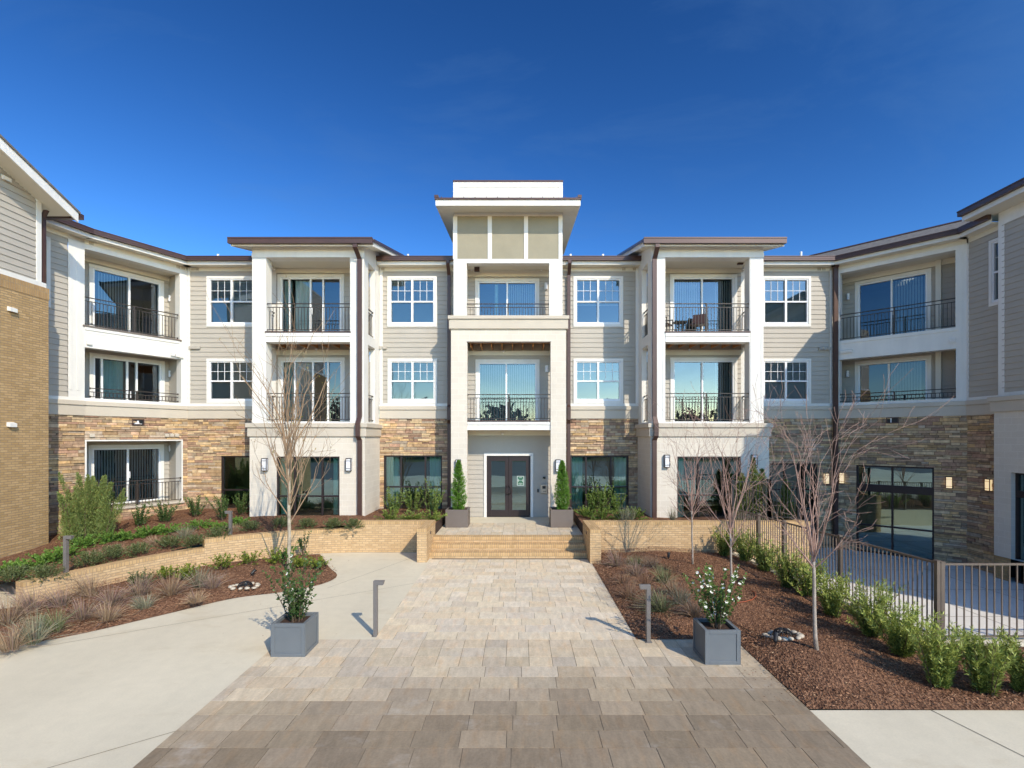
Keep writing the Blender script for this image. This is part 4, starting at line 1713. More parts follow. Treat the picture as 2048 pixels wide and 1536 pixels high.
g.box(2.10, 2.115, 16.52, YB - .2, .1, .86)
kind(g.build('bed_edging', 'soil'))


# ------------------------------------------------------------------ leaves, blades, chips as many small faces
def quads(name, V, C, mat, parent=None):
    n = len(V)
    me = bpy.data.meshes.new(name)
    me.vertices.add(n * 4)
    me.loops.add(n * 4)
    me.polygons.add(n)
    me.vertices.foreach_set("co", V.reshape(-1).astype(np.float32))
    me.loops.foreach_set("vertex_index", np.arange(n * 4, dtype=np.int32))
    me.polygons.foreach_set("loop_start", np.arange(0, n * 4, 4, dtype=np.int32))
    me.update(calc_edges=True)
    at = me.color_attributes.new("Col", 'FLOAT_COLOR', 'CORNER')
    cc = np.ones((n, 4, 4), dtype=np.float32)
    cc[:, :, :3] = C[:, None, :]
    at.data.foreach_set("color", cc.reshape(-1))
    me.materials.append(M[mat])
    me.validate()
    o = bpy.data.objects.new(name, me)
    col.objects.link(o)
    if parent:
        o.parent = parent
    return o


def unit(a):
    return a / np.maximum(np.linalg.norm(a, axis=-1, keepdims=True), 1e-9)


def leaf_faces(P, D, L, W, fold=.25):
    """lance shaped four-corner leaves at P pointing along D"""
    n = len(P)
    D = unit(D)
    r = unit(rng.normal(size=(n, 3)))
    S = unit(np.cross(D, r))
    Nn = np.cross(S, D)
    L, W = np.broadcast_to(np.asarray(L, float).reshape(-1, 1), (n, 1)), np.broadcast_to(np.asarray(W, float).reshape(-1, 1), (n, 1))
    m = P + D * L * .45 + Nn * W * fold
    return np.stack([P, m + S * W, P + D * L, m - S * W], 1)


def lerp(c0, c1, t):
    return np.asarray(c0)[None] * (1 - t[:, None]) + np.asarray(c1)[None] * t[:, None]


def shoots(n, h, spread, base_r, curve=.3, lo=.55, axis=None, tmax=1.35):
    """start points, directions and lengths of n shoots of a shrub of height h"""
    az = rng.uniform(0, 2 * np.pi, n)
    tilt = np.abs(rng.normal(0, 1, n)) * spread
    tilt = np.minimum(tilt, tmax)
    d = np.stack([np.sin(tilt) * np.cos(az), np.sin(tilt) * np.sin(az), np.cos(tilt)], 1)
    s = np.stack([np.cos(az) * base_r * rng.uniform(0, 1, n), np.sin(az) * base_r * rng.uniform(0, 1, n), np.zeros(n)], 1)
    l = h * rng.uniform(lo, 1.0, n)
    return s, d, l, az


def shrub(root, n, h, spread, base_r, per, leaf, wid, ang, cols, t0=.2, curve=.25, lo=.55, flowers=0, stems=6, droop=0, tmax=1.35):
    s, d, l, az = shoots(n, h, spread, base_r, lo=lo, tmax=tmax)
    t = rng.uniform(t0, 1, (n, per))
    bend = np.stack([np.cos(az), np.sin(az), np.zeros(n)], 1) * curve
    pos = s[:, None] + d[:, None] * (l[:, None] * t)[..., None] + bend[:, None] * ((l[:, None] * t * t) * .5)[..., None]
    pos[..., 2] -= droop * (t ** 2) * l[:, None]
    tang = unit(d[:, None] + bend[:, None] * t[..., None])
    perp = unit(np.cross(tang, rng.normal(size=(n, per, 3))))
    a = rng.normal(ang, .2, (n, per))[..., None]
    D = tang * np.cos(a) + perp * np.sin(a)
    D[..., 2] += .15
    P = pos.reshape(-1, 3)
    P[:, 2] = np.maximum(P[:, 2], .01)
    D = D.reshape(-1, 3)
    k = len(P)
    V = leaf_faces(P, D, leaf * rng.uniform(.7, 1.2, k), wid * rng.uniform(.8, 1.2, k))
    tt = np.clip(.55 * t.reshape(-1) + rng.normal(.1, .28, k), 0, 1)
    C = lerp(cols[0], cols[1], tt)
    if len(cols) > 2:
        sel = rng.random(k) < cols[2][3]
        C[sel] = np.asarray(cols[2][:3])
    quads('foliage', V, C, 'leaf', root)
    if stems:
        m = MB()
        for i in rng.choice(n, min(stems, n), replace=False):
            pts = [s[i] + d[i] * l[i] * q + bend[i] * l[i] * q * q * .5 - np.array([0, 0, droop * q * q * l[i]]) for q in (0, .3, .6, .92)]
            m.tube(pts, [.011, .008, .006, .003], 5)
        o = m.build('stem', 'stem', root, uv=False)
    if flowers:
        ids = rng.choice(k, flowers, replace=False)
        m = MB()
        for i in ids:
            c = Vector(P[i]) + Vector((0, -.01, .01))
            if c.z < h * .2:
                continue
            ax = (Vector(D[i]) + Vector((0, -.9, .3))).normalized()
            u_ = ax.orthogonal().normalized()
            v_ = ax.cross(u_)
            for q in range(6):
                an = q * math.pi / 3
                e = u_ * math.cos(an) + v_ * math.sin(an)
                f = ax.cross(e)
                m.face([c, c + e * .016 + f * .011 + ax * .008, c + e * .030 + ax * .012, c + e * .016 - f * .011 + ax * .008])
        m.build('blossom', 'petal', root, uv=False)


def cone_shrub(root, h, rad, n, per, leaf, wid, cols, z0=.05, power=.8, up=.75, lump=.12, plumes=0):
    """upright conifer: short plumes leaving a central axis all the way up"""
    z = z0 + (h - z0) * rng.random(n) ** 1.15
    f = (z - z0) / (h - z0)
    prof = rad * (1 - f) ** power * np.minimum(1, .55 + 2.2 * f)
    az = rng.uniform(0, 2 * np.pi, n)
    prof = prof * (1 + lump * np.sin(az * 3 + z * 7) + lump * rng.normal(0, 1, n))
    d = np.stack([np.cos(az) * (1 - up * .6), np.sin(az) * (1 - up * .6), np.full(n, up)], 1)
    d = unit(d)
    t = rng.random((n, per)) ** .6
    r = prof[:, None] * t
    pos = np.stack([np.cos(az)[:, None] * r, np.sin(az)[:, None] * r, z[:, None] - .12 + r * up * .9], -1)
    pos[..., 2] = np.clip(pos[..., 2], z0, None)
    pos += rng.normal(0, .012, pos.shape)
    D = d[:, None] + rng.normal(0, .45, pos.shape)
    P = pos.reshape(-1, 3)
    k = len(P)
    V = leaf_faces(P, D.reshape(-1, 3), leaf * rng.uniform(.6, 1.3, k), wid * rng.uniform(.7, 1.3, k))
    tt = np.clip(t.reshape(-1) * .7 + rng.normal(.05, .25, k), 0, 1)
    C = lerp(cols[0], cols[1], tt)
    if len(cols) > 2:
        sel = rng.random(k) < cols[2][3]
        C[sel] = np.asarray(cols[2][:3])
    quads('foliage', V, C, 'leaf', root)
    m = MB()
    m.tube([(0, 0, -.02), (0, 0, h * .5), (.01, 0, h * .85)], [.03, .02, .006], 6)
    m.build('trunk', 'stem', root, uv=False)


def grass_clump(root, n, h, spread, base_r, cols, lean=(0, 0)):
    az = rng.uniform(0, 2 * np.pi, n)
    tl = np.abs(rng.normal(0, 1, n)) * spread
    tl = np.minimum(tl, 1.4)
    d = np.stack([np.sin(tl) * np.cos(az) + lean[0], np.sin(tl) * np.sin(az) + lean[1], np.cos(tl)], 1)
    d = unit(d)
    s = np.stack([np.cos(az), np.sin(az), np.zeros(n)], 1) * base_r * rng.random((n, 1)) ** .5
    L = h * rng.uniform(.4, 1.05, n)
    side = unit(np.cross(d, rng.normal(size=(n, 3))))
    wv = (.0028 + .0022 * rng.random(n))[:, None]
    mid = s + d * (L * .55)[:, None]
    tip = s + d * L[:, None]
    tip[:, :2] += d[:, :2] * (L * .25)[:, None]
    tip[:, 2] -= .12 * L * np.sin(tl)
    a = np.stack([s - side * wv, s + side * wv, mid + side * wv * .9, mid - side * wv * .9], 1)
    b = np.stack([mid - side * wv * .9, mid + side * wv * .9, tip + side * wv * .25, tip - side * wv * .25], 1)
    pick = rng.random(n)
    C0 = np.zeros((n, 3))
    edges = np.cumsum([c[3] for c in cols])
    edges = edges / edges[-1]
    for i in range(n):
        c = cols[int(np.searchsorted(edges, pick[i]))]
        C0[i] = np.asarray(c[:3]) * rng.uniform(.75, 1.2)
    V = np.concatenate([a, b])
    C = np.concatenate([C0 * .85, C0])
    V[..., 2] = np.maximum(V[..., 2], .004)
    return V, C


def ground_at(px, py, zf):
    k, j = (px - VX) / F, (py - VY) / F
    y = HC / max(j, .01)
    for _ in range(40):
        y = y * .5 + .5 * (HC - zf(k * y, y)) / j
    return Vector((k * y, y, zf(k * y, y) - .01))


# mulch chips lying loose on the beds
def chips(n, inside, zf, bbox):
    pts = []
    while len(pts) < n:
        x, y = random.uniform(bbox[0], bbox[1]), random.uniform(bbox[2], bbox[3])
        if inside(x, y):
            pts.append((x, y, zf(x, y, .6) + random.uniform(-.004, .012)))
    P = np.array(pts)
    D = rng.normal(size=(n, 3)) * np.array([1, 1, .28])
    L = rng.uniform(.018, .065, n)
    W = rng.uniform(.003, .008, n)
    V = leaf_faces(P, D, L, W, .1)
    f = rng.random(n)
    C = lerp((.11, .052, .032), (.44, .25, .145), f ** 1.2)
    sel = rng.random(n) < .03
    C[sel] = (.42, .27, .16)
    return V, C


cv = [chips(46000, in_right, zr_bed, (2.1, 9.5, 6.7, 16.2)), chips(16000, in_isl, isl_z, (-13, -4.7, 8.6, 16)), chips(16000, in_up, zu, (-14.3, -2.7, 11.4, 20))]
def stray(n, x0, x1, y0, y1, side):
    t_ = rng.random(n) ** 2.2
    x = x0 + (x1 - x0) * t_ if side else x1 - (x1 - x0) * t_
    P = np.stack([x, rng.uniform(y0, y1, n), np.full(n, .009)], 1)
    D = rng.normal(size=(n, 3)) * np.array([1, 1, .08])
    return leaf_faces(P, D, rng.uniform(.012, .045, n), rng.uniform(.002, .006, n), .1), lerp((.11, .052, .032), (.40, .24, .15), rng.random(n))


cv += [stray(260, 1.6, 2.16, 9.3, 14.7, False), stray(160, 3.4, 3.95, 6.9, 9.1, False), stray(40, -6, 2, 9.4, 15.3, True)]
kind(quads('mulch_chips', np.concatenate([c[0] for c in cv]), np.concatenate([c[1] for c in cv]), 'chip'), 'stuff')

# ------------------------------------------------------------------ plants
PODO = ((.10, .16, .03), (.50, .54, .13))
LIME = ((.06, .11, .015), (.30, .34, .05))
DARK = ((.06, .085, .03), (.20, .23, .09))
BRIGHT = ((.055, .13, .022), (.22, .36, .06))
JUN = ((.085, .13, .035), (.34, .40, .12), (.30, .22, .09, .05))
ARB = ((.04, .12, .016), (.20, .38, .05))
ORD = ['nearest', 'second', 'third', 'fourth', 'fifth', 'sixth', 'seventh', 'eighth', 'ninth', 'tenth', 'eleventh', 'twelfth', 'thirteenth', 'fourteenth', 'fifteenth']

zrb = lambda x, y: zr_bed(x, y, .6)
zib = lambda x, y: isl_z(x, y, .6)
zub = lambda x, y: zu(x, y, 1)
row = [(1450, 1112, .95), (1490, 1122, .98), (1530, 1142, .86), (1577, 1176, 1.1), (1618, 1192, .9), (1664, 1232, 1.0), (1745, 1272, 1.02), (1803, 1312, .98), (1880, 1374, .95), (1970, 1385, .9), (2048, 1384, .85)]
for i, (px, py, h) in enumerate(row):
    p = ground_at(px, py, zrb)
    t = thing('needle_shrub', f'bright needle leaved shrub, {ORD[i] if i else "first"} from the brick wall along the brown fence', 'shrub', p, 'needle leaved shrubs along the fence')
    if i == len(row) - 1:
        t['label'] = 'bright green needle leaved shrub cut by the right edge, last of the fence row'
    near = p.y < 10
    shrub(t, 70 if near else 52, h, .27 if i < 8 else .19, .13, 84 if near else 56, .085, .0075 if near else .0105, .85, tuple(tuple(k * (.85 + .3 * ((i * 37) % 10) / 10) for k in c) for c in PODO), t0=.03, curve=.22, lo=.38 + .03 * (i % 5), stems=7)


def place_shrub(i, px, py, zf, name, label, cat, group, **kw):
    t = thing(name, label, cat, ground_at(px, py, zf), group)
    shrub(t, **kw)
    return t


# shrubs by the lobby windows behind the walls
zl = lambda x, y: .85
for i, (px, yy, h) in enumerate(((786, 18.6, 1.05), (826, 18.8, 1.0), (866, 18.3, 1.35))):
    p = Vector(((px - VX) / F * yy, yy, zub((px - VX) / F * yy, yy)))
    t = thing('upright_shrub', ('upright light green shrub under the left curtain of the window left of the entrance', 'upright yellow green shrub in the middle of the window left of the entrance', 'tallest upright shrub by the window left of the entrance, next to the taupe planter')[i], 'shrub', p, 'upright shrubs under the lobby windows')
    shrub(t, 22, h, .22, .14, 46, .075, .016, .9, (PODO[0], (.24, .31, .07)), t0=.15, curve=.15)
for i, (px, yy, h) in enumerate(((1183, 18.8, 1.0), (1203, 18.5, 1.25), (1232, 18.7, .9))):
    p = Vector(((px - VX) / F * yy, yy, .83))
    t = thing('upright_shrub', ('upright light green shrub under the left curtain of the window right of the entrance', 'tallest upright shrub by the window right of the entrance', 'small upright yellow green shrub nearest the right bay')[i], 'shrub', p, 'upright shrubs under the lobby windows')
    shrub(t, 22, h, .22, .14, 46, .075, .016, .9, (PODO[0], (.22, .30, .06)), t0=.15, curve=.15)
for i, (px, yy) in enumerate(((778, 17.2), (826, 17.2), (866, 17.1))):
    p = Vector(((px - VX) / F * yy, yy, .84))
    t = thing('spreading_shrub', ('leftmost', 'middle', 'rightmost')[i] + ' low spreading lime green shrub above the brick wall left of the steps', 'shrub', p, 'low lime shrubs above the garden walls')
    shrub(t, 34, .5, .75, .1, 30, .07, .014, .7, (PODO[0], (.27, .32, .06)), t0=.2, curve=.4, droop=.1)
for i, (px, yy) in enumerate(((1172, 17.9), (1204, 17.6), (1238, 17.7), (1270, 17.6))):
    p = Vector(((px - VX) / F * yy, yy, .84))
    t = thing('spreading_shrub', ('low spreading shrub beside the right taupe planter', 'low spreading shrub in front of the tallest shrub right of the entrance', 'low spreading shrub in front of the right lobby window edge', 'low spreading shrub against the right bay wall')[i], 'shrub', p, 'low lime shrubs above the garden walls')
    shrub(t, 34, .48, .75, .1, 30, .07, .014, .7, (PODO[0], (.25, .32, .06)), t0=.2, curve=.4, droop=.1)
# dark mounds along the top of the curved wall and in the upper bed
mounds = [(500, 1062, .42), (563, 1056, .45), (613, 1057, .42), (667, 1056, .42), (706, 1056, .36), (434, 1080, .5), (389, 1094, .45), (339, 1098, .48), (277, 1112, .45), (224, 1122, .52), (176, 1134, .5), (90, 1160, .45), (28, 1166, .5)]
for i, (px, py, s) in enumerate(mounds):
    lab = f'dark mounded shrub, {ORD[i] if i else "first"} from the left bay above the curved wall' if i > 4 else ('dark mounded shrub at the left corner of the cream bay base', 'dark mounded shrub left of the slender tree trunk at the cream bay', 'wide dark mounded shrub under the cream bay window', 'dark mounded shrub right of the cream bay window', 'small dark mounded shrub beside the stepped brick wall end')[i]
    place_shrub(i, px, py, zub, 'mounded_shrub', lab, 'shrub', 'dark mounded shrubs in the upper bed', n=90, h=s * .85, spread=.68, base_r=.12, per=26, leaf=.032, wid=.011, ang=.8, cols=DARK, t0=.35, curve=.1, lo=.8, stems=0)
low = [(17, 1148, .42), (92, 1128, .45), (60, 1140, .36), (128, 1112, .36), (165, 1094, .45), (224, 1084, .42), (262, 1078, .4), (300, 1070, .4), (336, 1066, .36), (398, 1056, .4), (448, 1060, .38), (480, 1050, .36)]
for i, (px, py, s) in enumerate(low):
    lab = f'bright green spreading shrub, {ORD[i] if i else "first"} from the left edge in the band below the apartment wall'
    place_shrub(i, px, py, zub, 'spreading_shrub', lab, 'shrub', 'bright spreading shrubs in the upper bed', n=40, h=s * .95, spread=.8, base_r=.2, per=34, leaf=.06, wid=.014, ang=.75, cols=BRIGHT, t0=.2, curve=.5, droop=.15, stems=0)
uprights = [(207, 1060, .85), (277, 1053, .8), (330, 1045, .9), (392, 1034, .85), (446, 1040, 1.0), (482, 1030, .95)]
for i, (px, py, h) in enumerate(uprights):
    lab = ('upright green shrub beside the big juniper', 'upright green shrub under the left half of the ground floor railing', 'upright green shrub under the right half of the ground floor railing', 'upright green shrub against the stone wall right of the railing', 'upright green shrub at the left edge of the narrow dark window', 'upright green shrub in front of the narrow dark window')[i]
    place_shrub(i, px, py, zub, 'upright_shrub', lab, 'shrub', 'upright shrubs against the stone wall', n=26, h=h, spread=.27, base_r=.13, per=50, leaf=.06, wid=.014, ang=.85, cols=((.03, .07, .018), (.14, .22, .055)), t0=.12, curve=.2)
# big juniper against the brick wing
jp = Vector((-13.4, 15.75, .5))
t = thing('juniper', 'big feathery juniper with pointed plumes at the corner of the brick wing', 'shrub', jp)
s_, d_, l_, a_ = shoots(66, 2.2, .18, .72)
Vs, Cs = [], []
for i in range(66):
    base = s_[i]
    L = 2.2 * (1 - .72 * min(1, float(np.hypot(base[0], base[1])) / .72)) * rng.uniform(.75, 1.05) + .22
    n_ = 900
    tt = rng.random(n_) ** .8
    ax = base + d_[i] * (tt * L)[:, None]
    ra = .19 * (1 - tt) ** .75 + .008
    off_ = rng.normal(size=(n_, 3)) * ra[:, None] * .55
    Pn = ax + off_
    Pn[:, 2] = np.maximum(Pn[:, 2], .02)
    Dn = d_[i] * 1.5 + unit(off_) * .7 + rng.normal(size=(n_, 3)) * .25
    Vs.append(leaf_faces(Pn, Dn, rng.uniform(.035, .085, n_), rng.uniform(.006, .012, n_)))
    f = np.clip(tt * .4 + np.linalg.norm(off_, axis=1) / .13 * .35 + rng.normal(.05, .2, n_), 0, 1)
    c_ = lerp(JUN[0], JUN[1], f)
    c_[rng.random(n_) < .05] = JUN[2][:3]
    Cs.append(c_)
quads('foliage', np.concatenate(Vs), np.concatenate(Cs), 'leaf', t)
m = MB()
for i in range(8):
    m.tube([s_[i], s_[i] + d_[i] * .8, s_[i] + d_[i] * 1.3], [.03, .02, .008], 6)
m.build('stem', 'stem', t, uv=False)
# conifers behind the railing on the right
for i, (px, y, h, r_) in enumerate(((1484, 17.3, 1.75, .36), (1507, 17.2, 2.3, .30), (1524, 17.4, 1.9, .32), (1572, 17.2, 1.55, .30))):
    p = Vector(((px - VX) / F * y, y, .8))
    t = thing('conifer', ('yellowish upright conifer at the left end of the black railing', 'tallest upright conifer behind the black railing', 'upright conifer just left of the railing post', 'shortest upright conifer right of the railing post')[i], 'tree', p, 'upright conifers behind the railing')
    cone_shrub(t, h, r_, 420, 20, .06, .008, ((.06, .10, .025), (.28, .34, .08), (.25, .17, .05, .04)), z0=.0, power=.7, lump=.2)
# shrubs on the island in front of the curved wall
isl = [(333, 1157, .42, LIME), (281, 1171, .45, DARK), (375, 1160, .45, LIME), (445, 1140, .5, LIME), (501, 1128, .45, LIME), (552, 1127, .5, LIME), (604, 1136, .36, LIME), (636, 1138, .38, LIME), (575, 1126, .6, BRIGHT)]
labs = ['yellow green shrub with dark sprigs between the grasses in front of the curved wall', 'dull green low shrub left of the yellow green shrubs on the island', 'yellow and green shrub right beside the blue green grass tuft on the island', 'bright yellow green shrub standing alone on the mulch island', 'pale yellow loose shrub close to the curved wall', 'yellow leaved shrub at the left foot of the slender tree', 'low lime green shrub right of the slender tree', 'lime green shrub at the tip of the mulch island', 'green leafy shrub hugging the foot of the slender tree']
for i, (px, py, h, c_) in enumerate(isl):
    place_shrub(i, px, py, zib, 'leafy_shrub', labs[i], 'shrub', 'leafy shrubs on the island', n=24, h=h, spread=.55, base_r=.1, per=22, leaf=.06, wid=.017, ang=.9, cols=c_, t0=.25, curve=.2)
p = ground_at(608, 1112, zib)
t = thing('leafy_shrub', 'single dark green upright sprig in front of the curved brick wall', 'shrub', p)
shrub(t, 7, .75, .14, .05, 22, .075, .022, .9, ((.02, .05, .015), (.08, .14, .04)), t0=.35)

# ornamental grasses
TAN = [(.40, .29, .18, .5), (.33, .22, .14, .35), (.32, .22, .18, .15)]
PURP = [(.33, .22, .19, .45), (.37, .27, .18, .4), (.24, .20, .13, .15)]
BLUE = [(.22, .24, .16, .5), (.33, .29, .19, .38), (.28, .21, .17, .12)]
GREEN = [(.18, .22, .10, .6), (.30, .27, .15, .4)]
REDT = [(.30, .17, .11, .6), (.38, .25, .15, .4)]
gl = [(1234, 1132, PURP, .5, 'right', 'grey purple grass tuft at the foot of the right brick pier'), (1271, 1130, GREEN, .42, 'right', 'green grass tuft behind the pink grass near the right brick pier'),
      (1273, 1152, PURP, .55, 'right', 'pink purple grass tuft between the brick pier and the right bollard'), (1259, 1196, REDT, .5, 'right', 'rusty flopped grass tuft beside the paved path'),
      (1302, 1134, TAN, .45, 'right', 'tan grass tuft next to the green tuft below the brick wall'), (1328, 1166, GREEN, .62, 'right', 'tallest pale green grass tuft in the middle of the right bed'),
      (1346, 1190, TAN, .55, 'right', 'tan and green grass tuft behind the right grey planter plant'), (1323, 1222, GREEN, .55, 'right', 'pale green grass tuft just right of the right bollard'),
      (1305, 1219, PURP, .5, 'right', 'pinkish grass tuft touching the right bollard'), (1362, 1208, BLUE, .5, 'right', 'grey green grass tuft left of the flowering planter shrub'),
      (1388, 1232, TAN, .45, 'right', 'dry tan grass tuft right behind the right grey planter'), (1290, 1170, REDT, .45, 'right', 'small rusty grass tuft between pink and pale green tufts'), (1246, 1165, REDT, .4, 'right', 'small rusty grass tuft at the path edge near the steps'),
      (67, 1286, BLUE, .62, 'isl', 'large blue grey grass tuft nearest the left sidewalk edge'), (17, 1248, TAN, .75, 'isl', 'tall tan grass tuft cut by the left edge of the picture'),
      (109, 1262, GREEN, .5, 'isl', 'green grass tuft right of the large blue grey tuft'), (120, 1213, PURP, .62, 'isl', 'purple grass tuft in front of the low end of the curved wall'),
      (60, 1225, PURP, .6, 'isl', 'purple brown grass tuft left of the low wall end'), (165, 1238, PURP, .5, 'isl', 'grey purple grass tuft in the middle of the left tufts'), (179, 1193, TAN, .62, 'isl', 'tall tan grass tuft against the low section of the curved wall'),
      (224, 1210, PURP, .6, 'isl', 'purple and grey grass tuft below the low section of the curved wall'), (280, 1190, PURP, .58, 'isl', 'purple grass tuft below the middle of the curved wall'),
      (288, 1216, BLUE, .36, 'isl', 'small grey green grass tuft at the sidewalk edge'), (342, 1190, TAN, .58, 'isl', 'tan pink grass tuft under the yellow green shrubs'),
      (400, 1174, BLUE, .55, 'isl', 'blue green grass tuft on the left island beside the yellow shrub'), (425, 1176, PURP, .45, 'isl', 'purple grass tuft left of the flat pale stones'), (392, 1204, TAN, .34, 'isl', 'small dry grass tuft at the front edge of the island'),
      (215, 1240, TAN, .4, 'isl', 'small tan grass tuft near the curving sidewalk edge'), (20, 1300, TAN, .45, 'isl', 'dry tan grass tuft at the lower left corner of the bed'),
      (310, 1092, TAN, .35, 'up', 'tan grass tuft between dark mounds in the upper left bed'), (370, 1076, BLUE, .55, 'up', 'blue grey grass tuft in front of the stone wall in the upper left bed'), (235, 1106, TAN, .38, 'up', 'dry grass tuft left of a dark mound in the upper left bed'), (470, 1064, TAN, .32, 'up', 'dry grass tuft beside the farther grey bollard'),
      (195, 1118, TAN, .4, 'up', 'dry grass tuft between the near bollard and the dark mounds')]
for px, py, c_, h, where, lab in gl:
    zf = {'right': zrb, 'isl': zib, 'up': zub}[where]
    V, C = grass_clump(None, 240, h * random.uniform(.8, 1.1), random.uniform(.55, .8) if c_ is not REDT else 1.0, .10, c_, lean=(random.uniform(-.3, .15), random.uniform(-.2, .1)))
    o = quads('grass_tuft', V, C, 'dry')
    o.location = ground_at(px, py, zf)
    tag(o, lab, 'grass', 'ornamental grass tufts')
for px, y, lab in ((1262, 17.3, 'grey wispy grass above the right garden wall'), (1248, 17.0, 'pale wispy grass behind the cap of the right garden wall'), (1345, 17.2, 'thin tall dry grass in front of the right bay base')):
    V, C = grass_clump(None, 120, .6, .3, .08, BLUE)
    o = quads('grass_tuft', V, C, 'dry')
    o.location = ((px - VX) / F * y, y, .83)
    tag(o, lab, 'grass', 'ornamental grass tufts')


# ------------------------------------------------------------------ bare trees
def branch(mb, p, d, L, r, depth, jit, cfg):
    n = 4 if depth > 1 else 3
    pts, rad = [p], [r]
    q, dd = Vector(p), Vector(d)
    for i in range(n):
        dd = (dd + Vector((random.gauss(0, jit), random.gauss(0, jit), random.gauss(0, jit) + cfg['up']))).normalized()
        q = q + dd * (L / n)
        pts.append(q.copy())
        rad.append(max(cfg.get('rmin', .003), r * (1 - (i + 1) / n * .62)))
        if depth > 0 and i >= 0:
            for _ in range(cfg['kids'][depth] if i > 0 else 1):
                if random.random() < cfg['prob']:
                    ax = dd.orthogonal().normalized()
                    a = random.uniform(0, 2 * math.pi)
                    side = ax * math.cos(a) + dd.cross(ax) * math.sin(a)
                    sp = random.uniform(*cfg['ang'])
                    nd_ = (dd * math.cos(sp) + side * math.sin(sp)).normalized()
                    branch(mb, q, nd_, L * random.uniform(.42, .68), rad[-1] * .66, depth - 1, jit * 1.1, cfg)
    mb.tube(pts, rad, 6 if depth > 1 else 4, cap=False)
    cfg['tips'].append(pts[-1])


def bare_tree(loc, label, group, trunk_h, trunk_r, bark, twig, mains, cfg, lean=(0, 0)):
    t = thing('bare_tree', label, 'tree', loc, group)
    m = MB()
    pts = [Vector((lean[0] * k / 6 + random.gauss(0, .006), lean[1] * k / 6 + random.gauss(0, .006), -.03 + (trunk_h + .03) * k / 6)) for k in range(7)]
    m.tube(pts, [trunk_r * (1.25 if k == 0 else 1 - .28 * k / 6) for k in range(7)], 10)
    m.build('trunk', bark, t, smooth=True, uv=False)
    cfg = dict(cfg, tips=[])
    m = MB()
    for zf, az, tilt, L, r in mains:
        k = zf * 6
        i = min(5, int(k))
        p = pts[i].lerp(pts[i + 1], k - i)
        d = Vector((math.sin(tilt) * math.cos(az), math.sin(tilt) * math.sin(az), math.cos(tilt)))
        branch(m, p, d, L, r, cfg['depth'], cfg['jit'], cfg)
    m.build('crown', twig, t, uv=False)
    return t, cfg['tips'], m


random.seed(42)
tl = ground_at(578, 1142, zib)
mains = [(1.0, random.uniform(0, 6.28), random.uniform(.02, .22), random.uniform(2.3, 3.0), .024) for _ in range(9)]
mains += [(random.uniform(.5, .97), i * 2.4, random.uniform(.3, .6), random.uniform(1.3, 2.1), .019) for i in range(13)]
mains += [(.45, .1, .75, 1.7, .018), (.52, 3.3, .7, 1.7, .018), (.62, -.2, .55, 1.7, .016)]
cfgL = dict(depth=2, jit=.13, up=.11, kids=[0, 2, 1, 2], prob=.66, ang=(.3, .65), rmin=.0044)
t, tips, _ = bare_tree(tl, 'tall slender bare tree with pale trunk growing from the left mulch island', None, 2.85, .052, 'bark_l', 'twig_l', mains, cfgL)
tips = np.array([tuple(p) for p in tips if p.z > 2.5])
k = rng.choice(len(tips), min(36, len(tips)), replace=False)
P = np.repeat(tips[k], 3, 0) + rng.normal(0, .03, (len(k) * 3, 3))
V = leaf_faces(P, rng.normal(size=P.shape) + np.array([0, 0, -.3]), rng.uniform(.03, .06, len(P)), rng.uniform(.008, .014, len(P)))
quads('foliage', V, lerp((.30, .30, .05), (.42, .25, .05), rng.random(len(P))), 'leaf', t)

cfgR = dict(depth=3, jit=.10, up=.03, kids=[0, 1, 1, 1, 1], prob=.78, ang=(.3, .68), rmin=.0026)
for i, (px, py, H, th, lab) in enumerate(((1386, 1128, 3.75, 1.5, 'bare young tree nearest the brick wall on the right'), (1464, 1178, 4.0, 1.35, 'middle bare young tree with forked trunk near the fence'), (1632, 1298, 3.75, 1.45, 'nearest bare young tree with reddish twigs in the front of the right bed'))):
    loc = ground_at(px, py, zrb)
    mains = [(1.0, j * 2.4 + i, random.uniform(.08, .38), (H - th) * random.uniform(.66, .88), .015) for j in range(6)]
    mains += [(random.uniform(.72, .97), j * 2.1 + 1, random.uniform(.5, .8), (H - th) * random.uniform(.34, .5), .012) for j in range(5)]
    bare_tree(loc, lab, 'young bare trees in the right bed', th, .026 + .004 * i, 'bark_r', 'twig_r', mains, cfgR, lean=(-.04, 0))


